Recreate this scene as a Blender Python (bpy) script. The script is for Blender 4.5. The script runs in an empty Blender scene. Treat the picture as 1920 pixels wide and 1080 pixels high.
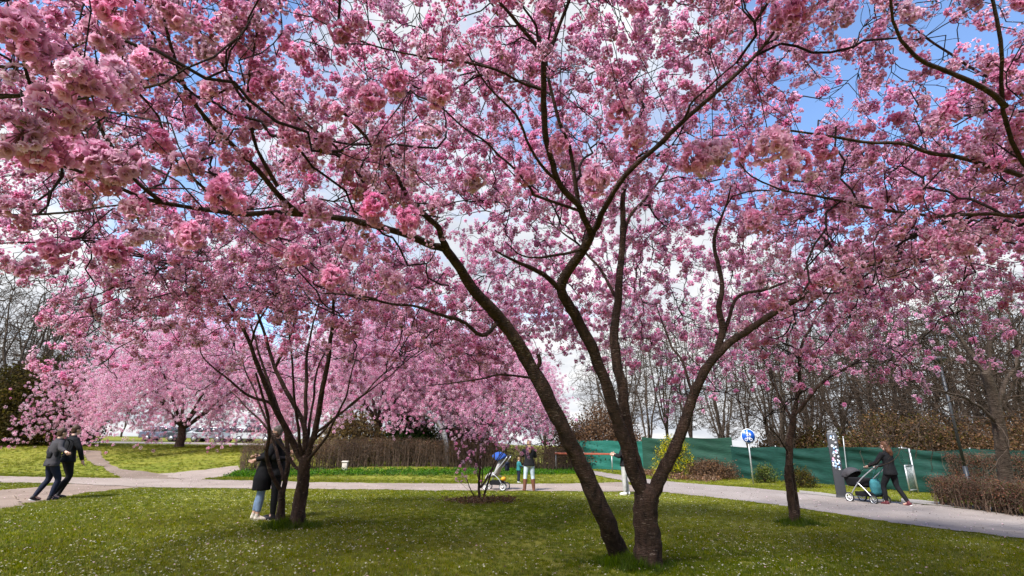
import bpy, math, random
import numpy as np
from mathutils import Vector, Matrix, kdtree

rnd = random.Random(11)
scene = bpy.context.scene
COL = scene.collection
R = math.radians

# ------------------------------------------------------------------ camera
FPX, PITCH, ROLL, EYE = 940.0, R(17.4), R(0.8), 1.45
CAMM = Matrix.Rotation(math.pi/2 + PITCH, 3, 'X') @ Matrix.Rotation(ROLL, 3, 'Z')
cam = bpy.data.cameras.new('camera')
camo = bpy.data.objects.new('camera', cam)
COL.objects.link(camo)
cam.sensor_width = 36.0
cam.lens = FPX/1920*36.0
cam.clip_start, cam.clip_end = 0.05, 3000
camo.matrix_world = Matrix.Translation((0, 0, EYE)) @ CAMM.to_4x4()
scene.camera = camo
CAMN = np.array(CAMM)
CAMP = np.array([0, 0, EYE])

# ------------------------------------------------------------------ sky, sun, exposure
SUN_EL, SUN_AZ = R(50), R(215)     # azimuth measured clockwise from +Y (the view direction)
w = bpy.data.worlds.new('World'); scene.world = w; w.use_nodes = True
nt = w.node_tree; nt.nodes.clear()
def wn(t): return nt.nodes.new(t)
wo = wn('ShaderNodeOutputWorld'); bg = wn('ShaderNodeBackground')
sky = wn('ShaderNodeTexSky'); sky.sky_type = 'NISHITA'; sky.sun_disc = False
sky.sun_elevation = SUN_EL; sky.sun_rotation = SUN_AZ; sky.air_density = 1.0; sky.dust_density = 0.6; sky.ozone_density = 2.2
tc = wn('ShaderNodeTexCoord'); sep = wn('ShaderNodeSeparateXYZ')
nt.links.new(tc.outputs['Generated'], sep.inputs[0])
zc = wn('ShaderNodeMath'); zc.operation = 'MAXIMUM'; zc.inputs[1].default_value = 0.0
nt.links.new(sep.outputs['Z'], zc.inputs[0])
za = wn('ShaderNodeMath'); za.operation = 'ADD'; za.inputs[1].default_value = 0.22
nt.links.new(zc.outputs[0], za.inputs[0])
dx = wn('ShaderNodeMath'); dx.operation = 'DIVIDE'; dy = wn('ShaderNodeMath'); dy.operation = 'DIVIDE'
nt.links.new(sep.outputs['X'], dx.inputs[0]); nt.links.new(za.outputs[0], dx.inputs[1])
nt.links.new(sep.outputs['Y'], dy.inputs[0]); nt.links.new(za.outputs[0], dy.inputs[1])
cmb = wn('ShaderNodeCombineXYZ')
nt.links.new(dx.outputs[0], cmb.inputs[0]); nt.links.new(dy.outputs[0], cmb.inputs[1])
cmb.inputs[2].default_value = 8.3
cn = wn('ShaderNodeTexNoise'); cn.inputs['Scale'].default_value = 1.15; cn.inputs['Detail'].default_value = 9
cn.inputs['Roughness'].default_value = 0.56; cn.inputs['Distortion'].default_value = 0.35
nt.links.new(cmb.outputs[0], cn.inputs['Vector'])
# more cloud towards the horizon, as one looks through more of the layer
hor = wn('ShaderNodeMapRange'); hor.inputs['From Min'].default_value = 0.0; hor.inputs['From Max'].default_value = 0.55
hor.inputs['To Min'].default_value = 0.30; hor.inputs['To Max'].default_value = 0.0
nt.links.new(zc.outputs[0], hor.inputs['Value'])
ad = wn('ShaderNodeMath'); ad.operation = 'ADD'
nt.links.new(cn.outputs['Fac'], ad.inputs[0]); nt.links.new(hor.outputs[0], ad.inputs[1])
cr = wn('ShaderNodeMapRange'); cr.interpolation_type = 'SMOOTHSTEP'
cr.inputs['From Min'].default_value = 0.50; cr.inputs['From Max'].default_value = 0.66
nt.links.new(ad.outputs[0], cr.inputs['Value'])
cn2 = wn('ShaderNodeTexNoise'); cn2.inputs['Scale'].default_value = 2.6; cn2.inputs['Detail'].default_value = 6
nt.links.new(cmb.outputs[0], cn2.inputs['Vector'])
ccol = wn('ShaderNodeValToRGB')
ccol.color_ramp.elements[0].position = 0.3; ccol.color_ramp.elements[0].color = (0.56, 0.61, 0.70, 1)
ccol.color_ramp.elements[1].position = 0.65; ccol.color_ramp.elements[1].color = (1.0, 1.0, 1.0, 1)
nt.links.new(cn2.outputs['Fac'], ccol.inputs[0])
cmul = wn('ShaderNodeVectorMath'); cmul.operation = 'SCALE'; cmul.inputs['Scale'].default_value = 3.3
nt.links.new(ccol.outputs[0], cmul.inputs[0])
smul = wn('ShaderNodeVectorMath'); smul.operation = 'MULTIPLY'; smul.inputs[1].default_value = (0.84, 0.90, 0.98)
nt.links.new(sky.outputs[0], smul.inputs[0])
mx = wn('ShaderNodeMix'); mx.data_type = 'RGBA'
nt.links.new(cr.outputs[0], mx.inputs['Factor'])
nt.links.new(smul.outputs[0], mx.inputs['A']); nt.links.new(cmul.outputs[0], mx.inputs['B'])
nt.links.new(mx.outputs['Result'], bg.inputs['Color'])
bg.inputs['Strength'].default_value = 0.10
nt.links.new(bg.outputs[0], wo.inputs[0])

sl = bpy.data.lights.new('sun', 'SUN'); sl.energy = 2.8; sl.angle = R(9); sl.color = (1.0, 0.965, 0.92)
so = bpy.data.objects.new('sun', sl); COL.objects.link(so)
sdir = Vector((math.sin(SUN_AZ)*math.cos(SUN_EL), math.cos(SUN_AZ)*math.cos(SUN_EL), math.sin(SUN_EL)))
so.rotation_euler = sdir.to_track_quat('Z', 'Y').to_euler()
so.location = sdir*60

vs = scene.view_settings
vs.view_transform = 'Standard'; vs.look = 'None'; vs.gamma = 1.0; vs.use_curve_mapping = False
vs.exposure = 1.76
cy = scene.cycles
cy.max_bounces = 5; cy.diffuse_bounces = 4; cy.glossy_bounces = 2; cy.transmission_bounces = 5; cy.transparent_max_bounces = 6
cy.caustics_reflective = False; cy.caustics_refractive = False
cy.sample_clamp_indirect = 6.0

# ------------------------------------------------------------------ helpers: terrain and pixel rays
def sst(a, b, v):
    t = np.clip((v-a)/(b-a), 0, 1); return t*t*(3-2*t)
def hz(x, y):
    x = np.asarray(x, float); y = np.asarray(y, float)
    left = sst(3.0, -9.0, x)
    z = left*(1.0*sst(21.5, 34.0, y) + 0.018*np.clip(y-34, 0, 90))
    z = z + (1-left)*(0.012*np.clip(y-30, 0, 120))
    z = z + 0.030*np.sin(x*0.55+0.6)*np.sin(y*0.47+1.1)*sst(4, 8, y)*(1-sst(16.5, 18.0, y)) 
    return z
def hzf(x, y): return float(hz(x, y))
def ray(x, y):
    return CAMN @ np.array([(x-960)/FPX, (540-y)/FPX, -1.0])
def px(x, y, d):                       # a point seen at a pixel of the 1920 wide frame, at camera depth d
    return CAMP + ray(x, y)*d
def gp(x, y):                          # where that ray meets the ground
    r = ray(x, y); t0 = 1.0; t = 1.0
    f = lambda t: CAMP[2]+r[2]*t - hzf(r[0]*t, r[1]*t)
    while f(t) > 0 and t < 400: t0 = t; t *= 1.03
    for _ in range(30):
        m = (t0+t)/2
        if f(m) > 0: t0 = m
        else: t = m
    p = CAMP+r*t; p[2] = hzf(p[0], p[1]); return p
def proj(P):
    q = (np.asarray(P)-CAMP) @ CAMN
    d = -q[..., 2]; dd = np.where(np.abs(d) < 1e-6, 1e-6, d)
    return 960+FPX*q[..., 0]/dd, 540-FPX*q[..., 1]/dd, d

# ------------------------------------------------------------------ helpers: objects
def link(o, parent=None):
    COL.objects.link(o)
    if parent is not None: o.parent = parent
    return o
def tag(o, label=None, cat=None, group=None, kind=None):
    if label: o['label'] = label
    if cat: o['category'] = cat
    if group: o['group'] = group
    if kind: o['kind'] = kind
    return o
def thing(name, label, cat, loc, group=None, rotz=0.0):
    o = bpy.data.objects.new(name, None); o.empty_display_size = 0.2
    o.location = Vector(loc); o.rotation_euler = (0, 0, rotz)
    link(o); return tag(o, label, cat, group)
def mesh_np(name, V, F4=None, F3=None, mat=None, smooth=False, cols=None):
    V = np.asarray(V, np.float32).reshape(-1, 3)
    F4 = np.zeros((0, 4), np.int32) if F4 is None else np.asarray(F4, np.int32).reshape(-1, 4)
    F3 = np.zeros((0, 3), np.int32) if F3 is None else np.asarray(F3, np.int32).reshape(-1, 3)
    me = bpy.data.meshes.new(name)
    me.vertices.add(len(V)); me.vertices.foreach_set('co', V.ravel())
    nl = F4.size+F3.size
    me.loops.add(nl); me.loops.foreach_set('vertex_index', np.concatenate([F4.ravel(), F3.ravel()]).astype(np.int32))
    me.polygons.add(len(F4)+len(F3))
    st = np.concatenate([np.arange(len(F4))*4, F4.size+np.arange(len(F3))*3]).astype(np.int32)
    me.polygons.foreach_set('loop_start', st)
    if cols is not None:
        a = me.color_attributes.new('Col', 'FLOAT_COLOR', 'POINT')
        c = np.ones((len(V), 4), np.float32); c[:, :3] = cols; a.data.foreach_set('color', c.ravel())
    me.update(calc_edges=True); me.validate()
    if smooth: me.polygons.foreach_set('use_smooth', np.ones(len(me.polygons), bool))
    if mat is not None: me.materials.append(mat)
    return me
def obj_np(name, V, F4=None, F3=None, mat=None, parent=None, smooth=False, cols=None, kind=None):
    o = bpy.data.objects.new(name, mesh_np(name, V, F4, F3, mat, smooth, cols)); link(o, parent)
    if kind: o['kind'] = kind
    return o

class MB:                              # collects shapes into one mesh
    def __init__(s): s.v = []; s.f4 = []; s.f3 = []; s.n = 0
    def add(s, V, F4=None, F3=None):
        V = np.asarray(V, float).reshape(-1, 3)
        if F4 is not None and len(F4): s.f4.append(np.asarray(F4, int).reshape(-1, 4)+s.n)
        if F3 is not None and len(F3): s.f3.append(np.asarray(F3, int).reshape(-1, 3)+s.n)
        s.v.append(V); s.n += len(V); return s
    def box(s, c, size, rot=None, bev=0.0):
        h = np.array(size, float)/2
        V = np.array([[x, y, z] for x in (-1, 1) for y in (-1, 1) for z in (-1, 1)], float)*h
        if rot is not None: V = V @ np.array(rot).T
        F = [[0, 1, 3, 2], [4, 6, 7, 5], [0, 4, 5, 1], [2, 3, 7, 6], [0, 2, 6, 4], [1, 5, 7, 3]]
        return s.add(V+np.array(c, float), F)
    def tube(s, pts, rads, sides=8, cap=True, flat=1.0):
        P = np.asarray(pts, float); n = len(P); rr = np.broadcast_to(np.asarray(rads, float), (n,))
        V, F = tube_geo(P[None], rr[None], sides)
        F3 = []
        if cap:
            k = len(V); V = np.vstack([V, P[0], P[-1]])
            for i in range(sides):
                j = (i+1) % sides
                F3.append([k, j, i]); F3.append([k+1, (n-1)*sides+i, (n-1)*sides+j])
        return s.add(V, F, F3)
    def ring_loft(s, rings, cap=True, closed=False):
        rings = [np.asarray(r, float) for r in rings]; m = len(rings[0]); n = len(rings)
        V = np.vstack(rings); F = []
        for i in range(n if closed else n-1):
            a = i*m; b = ((i+1) % n)*m
            for k in range(m):
                l = (k+1) % m; F.append([a+k, a+l, b+l, b+k])
        F3 = []
        if cap and not closed:
            k0 = len(V); V = np.vstack([V, rings[0].mean(0), rings[-1].mean(0)])
            for k in range(m):
                l = (k+1) % m
                F3.append([k0, l, k]); F3.append([k0+1, (n-1)*m+k, (n-1)*m+l])
        return s.add(V, F, F3)
    def sphere(s, c, r, seg=12, rings=8):
        r = np.broadcast_to(np.asarray(r, float), (3,))
        L = []
        for i in range(rings+1):
            t = math.pi*i/rings; t = min(max(t, 0.03), math.pi-0.03)
            L.append([[math.sin(t)*math.cos(2*math.pi*k/seg)*r[0]+c[0], math.sin(t)*math.sin(2*math.pi*k/seg)*r[1]+c[1], -math.cos(t)*r[2]+c[2]] for k in range(seg)])
        return s.ring_loft(L)
    def build(s, name, mat, parent=None, smooth=False, kind=None, bevel=0.0):
        o = obj_np(name, np.vstack(s.v), np.vstack(s.f4) if s.f4 else None, np.vstack(s.f3) if s.f3 else None, mat, parent, smooth, kind=kind)
        if bevel:
            m = o.modifiers.new('bevel', 'BEVEL'); m.width = bevel; m.segments = 2; m.limit_method = 'ANGLE'
        return o

def tube_geo(P, Rr, sides):            # P (m,n,3), R (m,n) -> verts, quads of m tubes
    m, n, _ = P.shape
    T = np.gradient(P, axis=1); T /= np.linalg.norm(T, axis=2, keepdims=True)+1e-9
    mean = P[:, -1]-P[:, 0]; mean = mean/(np.linalg.norm(mean, axis=1, keepdims=True)+1e-9)
    ax = np.argmin(np.abs(mean), axis=1); ref = np.eye(3)[ax][:, None, :]
    U = np.cross(T, np.broadcast_to(ref, T.shape)); U /= np.linalg.norm(U, axis=2, keepdims=True)+1e-9
    W = np.cross(T, U)
    a = np.arange(sides)*2*math.pi/sides
    V = P[:, :, None, :]+Rr[:, :, None, None]*(U[:, :, None, :]*np.cos(a)[None, None, :, None]+W[:, :, None, :]*np.sin(a)[None, None, :, None])
    V = V.reshape(-1, 3)
    base = (np.arange(m)*n*sides)[:, None, None]+(np.arange(n-1)*sides)[None, :, None]
    k = np.arange(sides)[None, None, :]; k2 = (k+1) % sides
    F = np.stack([base+k, base+k2, base+sides+k2, base+sides+k], -1).reshape(-1, 4)
    return V, F
def tubes_mesh(polys, sides):          # list of (pts, rads) -> V, F
    groups = {}
    for p, r in polys: groups.setdefault(len(p), []).append((p, r))
    Vs, Fs, k = [], [], 0
    for n, L in groups.items():
        V, F = tube_geo(np.array([p for p, _ in L]), np.array([r for _, r in L]), sides)
        Vs.append(V); Fs.append(F+k); k += len(V)
    return np.vstack(Vs), np.vstack(Fs)
def catmull(P, step):
    P = np.asarray(P, float)
    Q = np.vstack([2*P[0]-P[1], P, 2*P[-1]-P[-2]]); out = []
    for i in range(1, len(Q)-2):
        n = max(2, int(np.linalg.norm(Q[i+1]-Q[i])/step))
        t = np.linspace(0, 1, n, endpoint=False)[:, None]
        a, b, c, d = Q[i-1], Q[i], Q[i+1], Q[i+2]
        out.append(0.5*((2*b)+(-a+c)*t+(2*a-5*b+4*c-d)*t**2+(-a+3*b-3*c+d)*t**3))
    out.append(P[-1:]); return np.vstack(out)

# ------------------------------------------------------------------ materials
def material(name):
    m = bpy.data.materials.new(name); m.use_nodes = True
    return m, m.node_tree, m.node_tree.nodes['Principled BSDF']
def noise(t, scale, detail=4, rough=0.55, coord='Object', stretch=None, dist=0.0):
    c = t.nodes.new('ShaderNodeTexCoord'); n = t.nodes.new('ShaderNodeTexNoise')
    n.inputs['Scale'].default_value = scale; n.inputs['Detail'].default_value = detail; n.inputs['Roughness'].default_value = rough
    n.inputs['Distortion'].default_value = dist
    src = c.outputs[coord]
    if stretch:
        mp = t.nodes.new('ShaderNodeMapping'); mp.inputs['Scale'].default_value = stretch
        t.links.new(src, mp.inputs[0]); src = mp.outputs[0]
    t.links.new(src, n.inputs['Vector']); return n.outputs['Fac']
def ramp(t, fac, stops):
    r = t.nodes.new('ShaderNodeValToRGB'); e = r.color_ramp.elements
    while len(e) < len(stops): e.new(0.5)
    for k, (p, c) in enumerate(stops): e[k].position = p; e[k].color = (*c, 1)
    t.links.new(fac, r.inputs[0]); return r.outputs[0]
def mixc(t, fac, a, b, mode='MIX'):
    m = t.nodes.new('ShaderNodeMix'); m.data_type = 'RGBA'; m.blend_type = mode
    for s, v in (('Factor', fac), ('A', a), ('B', b)):
        if hasattr(v, 'is_output'): t.links.new(v, m.inputs[s])
        elif s == 'Factor': m.inputs[s].default_value = v
        else: m.inputs[s].default_value = (*v, 1)
    return m.outputs['Result']
def bump(t, b, h, strength=0.5, dist=0.01):
    n = t.nodes.new('ShaderNodeBump'); n.inputs['Strength'].default_value = strength; n.inputs['Distance'].default_value = dist
    t.links.new(h, n.inputs['Height']); t.links.new(n.outputs[0], b.inputs['Normal'])
def objrand(t): return t.nodes.new('ShaderNodeObjectInfo').outputs['Random']
def simple(name, col, rough=0.6, metal=0.0, var=0.18, scale=9.0, bmp=0.0, spec=0.5):
    m, t, b = material(name)
    f = noise(t, scale, 5)
    c = np.array(col)
    t.links.new(ramp(t, f, [(0.3, tuple(c*(1-var))), (0.7, tuple(np.minimum(c*(1+var), 1)))]), b.inputs['Base Color'])
    b.inputs['Roughness'].default_value = rough; b.inputs['Metallic'].default_value = metal
    b.inputs['Specular IOR Level'].default_value = spec
    if bmp: bump(t, b, noise(t, scale*4, 4), bmp, 0.01)
    return m
def bark(name, dark, light, scale=14.0, fleck=None):
    m, t, b = material(name)
    n1 = noise(t, scale, 6, 0.65, stretch=(1, 1, 0.45)); n2 = noise(t, scale*2.2, 4, 0.6, stretch=(0.45, 0.45, 2.2))
    c = ramp(t, n1, [(0.3, dark), (0.72, light)])
    if fleck:
        f = ramp(t, n2, [(0.58, (0, 0, 0)), (0.66, (1, 1, 1))])
        n3 = ramp(t, noise(t, scale*0.5, 3), [(0.48, (0, 0, 0)), (0.62, (1, 1, 1))])
        c = mixc(t, mixc(t, 1.0, f, n3, 'MULTIPLY'), c, fleck)
    t.links.new(c, b.inputs['Base Color']); b.inputs['Roughness'].default_value = 0.85
    b.inputs['Specular IOR Level'].default_value = 0.25
    s = t.nodes.new('ShaderNodeMath'); s.operation = 'ADD'; t.links.new(n1, s.inputs[0]); t.links.new(n2, s.inputs[1])
    bump(t, b, s.outputs[0], 1.0, 0.045); return m
def leafy(name, trans=0.4, randhue=True, strength=1.0):   # colour from the mesh, varied per piece; lets light through
    m, t, b = material(name)
    a = t.nodes.new('ShaderNodeVertexColor'); a.layer_name = 'Col'
    h = t.nodes.new('ShaderNodeHueSaturation'); t.links.new(a.outputs[0], h.inputs['Color'])
    rv = t.nodes.new('ShaderNodeMapRange'); rv.inputs['To Min'].default_value = 0.86; rv.inputs['To Max'].default_value = 1.08
    t.links.new(objrand(t), rv.inputs['Value']); t.links.new(rv.outputs[0], h.inputs['Value'])
    wv = t.nodes.new('ShaderNodeTexWhiteNoise'); wv.noise_dimensions = '1D'; t.links.new(objrand(t), wv.inputs['W'])
    rs = t.nodes.new('ShaderNodeMapRange'); rs.inputs['To Min'].default_value = 0.82; rs.inputs['To Max'].default_value = 1.22
    t.links.new(wv.outputs['Value'], rs.inputs['Value']); t.links.new(rs.outputs[0], h.inputs['Saturation'])
    d = t.nodes.new('ShaderNodeBsdfDiffuse'); tr = t.nodes.new('ShaderNodeBsdfTranslucent'); mxs = t.nodes.new('ShaderNodeMixShader')
    t.links.new(h.outputs[0], d.inputs['Color']); t.links.new(h.outputs[0], tr.inputs['Color'])
    mxs.inputs[0].default_value = trans
    t.links.new(d.outputs[0], mxs.inputs[1]); t.links.new(tr.outputs[0], mxs.inputs[2])
    t.links.new(mxs.outputs[0], t.nodes['Material Output'].inputs['Surface'])
    t.nodes.remove(b); return m

M_BARK = bark('cherry_bark', (0.014, 0.008, 0.006), (0.100, 0.058, 0.041), 15, (0.30, 0.23, 0.19))
M_TWIG = bark('cherry_twig', (0.018, 0.011, 0.010), (0.050, 0.030, 0.026), 20)
M_GREYBARK = bark('grey_bark', (0.026, 0.018, 0.013), (0.090, 0.064, 0.046), 10, (0.15, 0.12, 0.09))
M_BARE = bark('bare_twig', (0.026, 0.017, 0.011), (0.075, 0.050, 0.033), 6)
M_PETAL = leafy('petal', 0.56)
M_LEAF = leafy('leaf', 0.35)

# ------------------------------------------------------------------ scatter many small pieces as one object
def gn_scatter(name, P, rot, scale, idx, sources, parent=None, kind='stuff'):
    P = np.asarray(P, np.float32); n = len(P)
    me = bpy.data.meshes.new(name); me.vertices.add(n); me.vertices.foreach_set('co', P.ravel())
    a = me.attributes.new('rot', 'FLOAT_VECTOR', 'POINT'); a.data.foreach_set('vector', np.asarray(rot, np.float32).ravel())
    a = me.attributes.new('siz', 'FLOAT', 'POINT'); a.data.foreach_set('value', np.asarray(scale, np.float32))
    a = me.attributes.new('pick', 'INT', 'POINT'); a.data.foreach_set('value', np.asarray(idx, np.int32))
    o = bpy.data.objects.new(name, me); link(o, parent)
    g = bpy.data.node_groups.new(name, 'GeometryNodeTree')
    g.interface.new_socket('Geometry', in_out='INPUT', socket_type='NodeSocketGeometry')
    g.interface.new_socket('Geometry', in_out='OUTPUT', socket_type='NodeSocketGeometry')
    N = g.nodes; L = g.links
    gi = N.new('NodeGroupInput'); go = N.new('NodeGroupOutput'); jn = N.new('GeometryNodeJoinGeometry')
    for s in sources:
        oi = N.new('GeometryNodeObjectInfo'); oi.inputs['Object'].default_value = s; oi.inputs['As Instance'].default_value = True
        oi.transform_space = 'ORIGINAL'; L.new(oi.outputs['Geometry'], jn.inputs[0])
    ip = N.new('GeometryNodeInstanceOnPoints')
    def attr(nm, ty):
        q = N.new('GeometryNodeInputNamedAttribute'); q.data_type = ty; q.inputs['Name'].default_value = nm; return q.outputs['Attribute']
    e2r = N.new('FunctionNodeEulerToRotation'); L.new(attr('rot', 'FLOAT_VECTOR'), e2r.inputs[0])
    L.new(gi.outputs[0], ip.inputs['Points']); L.new(jn.outputs[0], ip.inputs['Instance'])
    ip.inputs['Pick Instance'].default_value = True
    L.new(attr('pick', 'INT'), ip.inputs['Instance Index'])
    L.new(e2r.outputs[0], ip.inputs['Rotation']); L.new(attr('siz', 'FLOAT'), ip.inputs['Scale'])
    L.new(ip.outputs[0], go.inputs[0])
    m = o.modifiers.new('scatter', 'NODES'); m.node_group = g
    if kind: o['kind'] = kind
    return o
def in_poly(X, Y, poly):
    ins = np.zeros(X.shape, bool); n = len(poly); j = n-1
    for i in range(n):
        xi, yi = poly[i]; xj, yj = poly[j]
        c = ((yi > Y) != (yj > Y)) & (X < (xj-xi)*(Y-yi)/(yj-yi+1e-12)+xi)
        ins ^= c; j = i
    return ins

# ------------------------------------------------------------------ ground
def ground_mat():
    m, t, b = material('lawn')
    big = noise(t, 0.22, 4, 0.6); mid = noise(t, 1.6, 5, 0.6); fine = noise(t, 34, 4, 0.7)
    c = ramp(t, big, [(0.35, (0.105, 0.135, 0.012)), (0.62, (0.205, 0.198, 0.030))])
    c2 = ramp(t, mid, [(0.35, (0.074, 0.102, 0.009)), (0.68, (0.235, 0.208, 0.042))])
    c = mixc(t, 0.5, c, c2)
    c = mixc(t, 0.55, c, ramp(t, fine, [(0.3, (0.2, 0.2, 0.2)), (0.75, (0.85, 0.85, 0.8))]), 'OVERLAY')
    t.links.new(c, b.inputs['Base Color']); b.inputs['Roughness'].default_value = 0.95; b.inputs['Specular IOR Level'].default_value = 0.1
    bump(t, b, fine, 0.8, 0.03); return m
M_LAWN = ground_mat()
xs = np.concatenate([np.linspace(-900, -60, 15)[:-1], np.linspace(-60, -24, 19)[:-1], np.linspace(-24, 24, 97)[:-1], np.linspace(24, 60, 13)[:-1], np.linspace(60, 900, 15)])
ys = np.concatenate([np.linspace(-300, -12, 9)[:-1], np.linspace(-12, 4, 17)[:-1], np.linspace(4, 40, 91)[:-1], np.linspace(40, 90, 26)[:-1], np.linspace(90, 1500, 16)])
GX, GY = np.meshgrid(xs, ys); GZ = hz(GX, GY)
nx, ny = len(xs), len(ys)
ii, jj = np.meshgrid(np.arange(ny-1), np.arange(nx-1), indexing='ij')
F = np.stack([ii*nx+jj, ii*nx+jj+1, (ii+1)*nx+jj+1, (ii+1)*nx+jj], -1).reshape(-1, 4)
tag(obj_np('ground', np.stack([GX, GY, GZ], -1).reshape(-1, 3), F, mat=M_LAWN, smooth=True), kind='structure')

def gravel_mat(name, a, b_, sc=60, patch=0.9):
    m, t, b = material(name)
    f = noise(t, sc, 5, 0.75); g = noise(t, patch, 5, 0.6)
    c = mixc(t, 0.5, ramp(t, g, [(0.35, a), (0.65, b_)]), ramp(t, f, [(0.28, tuple(np.array(a)*0.62)), (0.72, tuple(np.minimum(np.array(b_)*1.25, 1)))]))
    st = ramp(t, noise(t, 0.35, 6, 0.65, dist=0.6), [(0.36, (0.72, 0.70, 0.68)), (0.6, (1.0, 1.0, 1.0))]); c = mixc(t, 0.75, c, st, 'MULTIPLY')
    vo = t.nodes.new('ShaderNodeTexVoronoi'); vo.feature = 'DISTANCE_TO_EDGE'; vo.inputs['Scale'].default_value = 0.55; cc_ = t.nodes.new('ShaderNodeTexCoord'); nz = t.nodes.new('ShaderNodeTexNoise'); nz.inputs['Scale'].default_value = 2.0
    t.links.new(cc_.outputs['Object'], nz.inputs['Vector']); c_ = mixc(t, 0.18, cc_.outputs['Object'], nz.outputs['Color']); t.links.new(c_, vo.inputs['Vector'])
    c = mixc(t, 0.6, c, ramp(t, vo.outputs['Distance'], [(0.0, (0.55, 0.53, 0.5)), (0.012, (1, 1, 1))]), 'MULTIPLY')
    t.links.new(c, b.inputs['Base Color']); b.inputs['Roughness'].default_value = 0.9; b.inputs['Specular IOR Level'].default_value = 0.2
    bump(t, b, f, 0.5, 0.012); return m
M_GRAVEL = gravel_mat('pale_gravel', (0.235, 0.183, 0.150), (0.31, 0.255, 0.215))
M_ASPH = gravel_mat('worn_asphalt', (0.228, 0.190, 0.168), (0.285, 0.246, 0.222), 90, 0.5)
M_DIRT = gravel_mat('pinkish_dirt', (0.19, 0.135, 0.10), (0.27, 0.205, 0.16), 40)
M_SOIL = gravel_mat('worn_soil', (0.14, 0.10, 0.075), (0.23, 0.18, 0.14), 30)
M_CONC = gravel_mat('concrete', (0.22, 0.20, 0.18), (0.30, 0.27, 0.24), 50)
PATHS = []
def edge(pxs, n, jit, rs):
    P = catmull(np.array([[*gp(*p)[:2], 0] for p in pxs]), 0.25)
    s = np.concatenate([[0], np.cumsum(np.linalg.norm(np.diff(P, axis=0), axis=1))]); u = np.linspace(0, s[-1], n)
    Q = np.stack([np.interp(u, s, P[:, 0]), np.interp(u, s, P[:, 1])], -1)
    k = rs.normal(0, 1, (n, 2)); k = (k+np.roll(k, 1, 0)+np.roll(k, 2, 0))/1.7
    T = np.gradient(Q, axis=0); T /= np.linalg.norm(T, axis=1, keepdims=True)+1e-9      # ragged only across the edge
    return Q+np.stack([-T[:, 1], T[:, 0]], -1)*k[:, :1]*jit
def ribbon(name, up, lo, n, m, mat, lift, jit=0.05, seed=1):
    rs = np.random.RandomState(seed)
    A = edge(up, n, jit, rs); B = edge(lo, n, jit, rs)
    t = np.linspace(0, 1, m)[None, :, None]; XY = A[:, None]*(1-t)+B[:, None]*t
    Z = hz(XY[..., 0], XY[..., 1])+lift
    V = np.concatenate([XY, Z[..., None]], -1).reshape(-1, 3)
    i, j = np.meshgrid(np.arange(n-1), np.arange(m-1), indexing='ij')
    F = np.stack([i*m+j, (i+1)*m+j, (i+1)*m+j+1, i*m+j+1], -1).reshape(-1, 4)
    PATHS.append(np.vstack([A, B[::-1]]))
    return tag(obj_np(name, V, F, mat=mat, smooth=True), kind='structure')
ribbon('dirt_path', [(-200, 927), (0, 919), (60, 914), (130, 908), (230, 904)], [(-200, 1000), (0, 957), (60, 945), (150, 926), (230, 917), (300, 913)], 60, 8, M_DIRT, 0.004, 0.07, 2)
ribbon('worn_trail', [(148, 844), (163, 860), (200, 882), (240, 898)], [(186, 846), (200, 864), (228, 879), (290, 887), (345, 899)], 50, 8, M_SOIL, 0.012, 0.06, 3)
ribbon('side_path', [(226, 884), (300, 888), (370, 882), (446, 873)], [(225, 899), (330, 901), (400, 898), (448, 881)], 60, 8, M_GRAVEL, 0.008, 0.05, 4)
ribbon('gravel_path', [(-250, 884), (0, 893), (200, 897), (400, 900), (600, 905), (800, 907), (1000, 908), (1170, 905)],
       [(-250, 895), (0, 904.5), (120, 907), (280, 914), (450, 916.5), (600, 918), (800, 920), (1000, 921), (1215, 923)], 240, 8, M_GRAVEL, 0.016, 0.07, 5)
ribbon('asphalt_path', [(1100, 881), (1170, 892), (1240, 902), (1320, 909), (1400, 915), (1560, 930), (1760, 950), (1920, 967), (2300, 1004)],
       [(1078, 882), (1125, 893), (1185, 906), (1215, 918), (1265, 926), (1340, 934), (1480, 951), (1700, 985), (1920, 1012), (2300, 1066)], 320, 10, M_ASPH, 0.020, 0.045, 6)
ribbon('footway', [(1498, 921), (1540, 925), (1590, 932)], [(1500, 926), (1540, 930), (1592, 937)], 20, 4, M_CONC, 0.030, 0.01, 7)
ribbon('side_footway', [(1690, 936), (1740, 941), (1800, 947), (1880, 955)], [(1690, 943), (1740, 948), (1800, 954), (1880, 962)], 20, 4, M_CONC, 0.034, 0.01, 8)
# far road across the rise
X = np.linspace(-110, -2, 60); V = []
for x in X:
    for y in (43.0, 46.0, 49.5): V.append([x, y+0.02*x, hzf(x, y+0.02*x)+0.03])
F = [[i*3+k, (i+1)*3+k, (i+1)*3+k+1, i*3+k+1] for i in range(59) for k in range(2)]
tag(obj_np('road', V, F, mat=M_ASPH, smooth=True), kind='structure')

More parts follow.
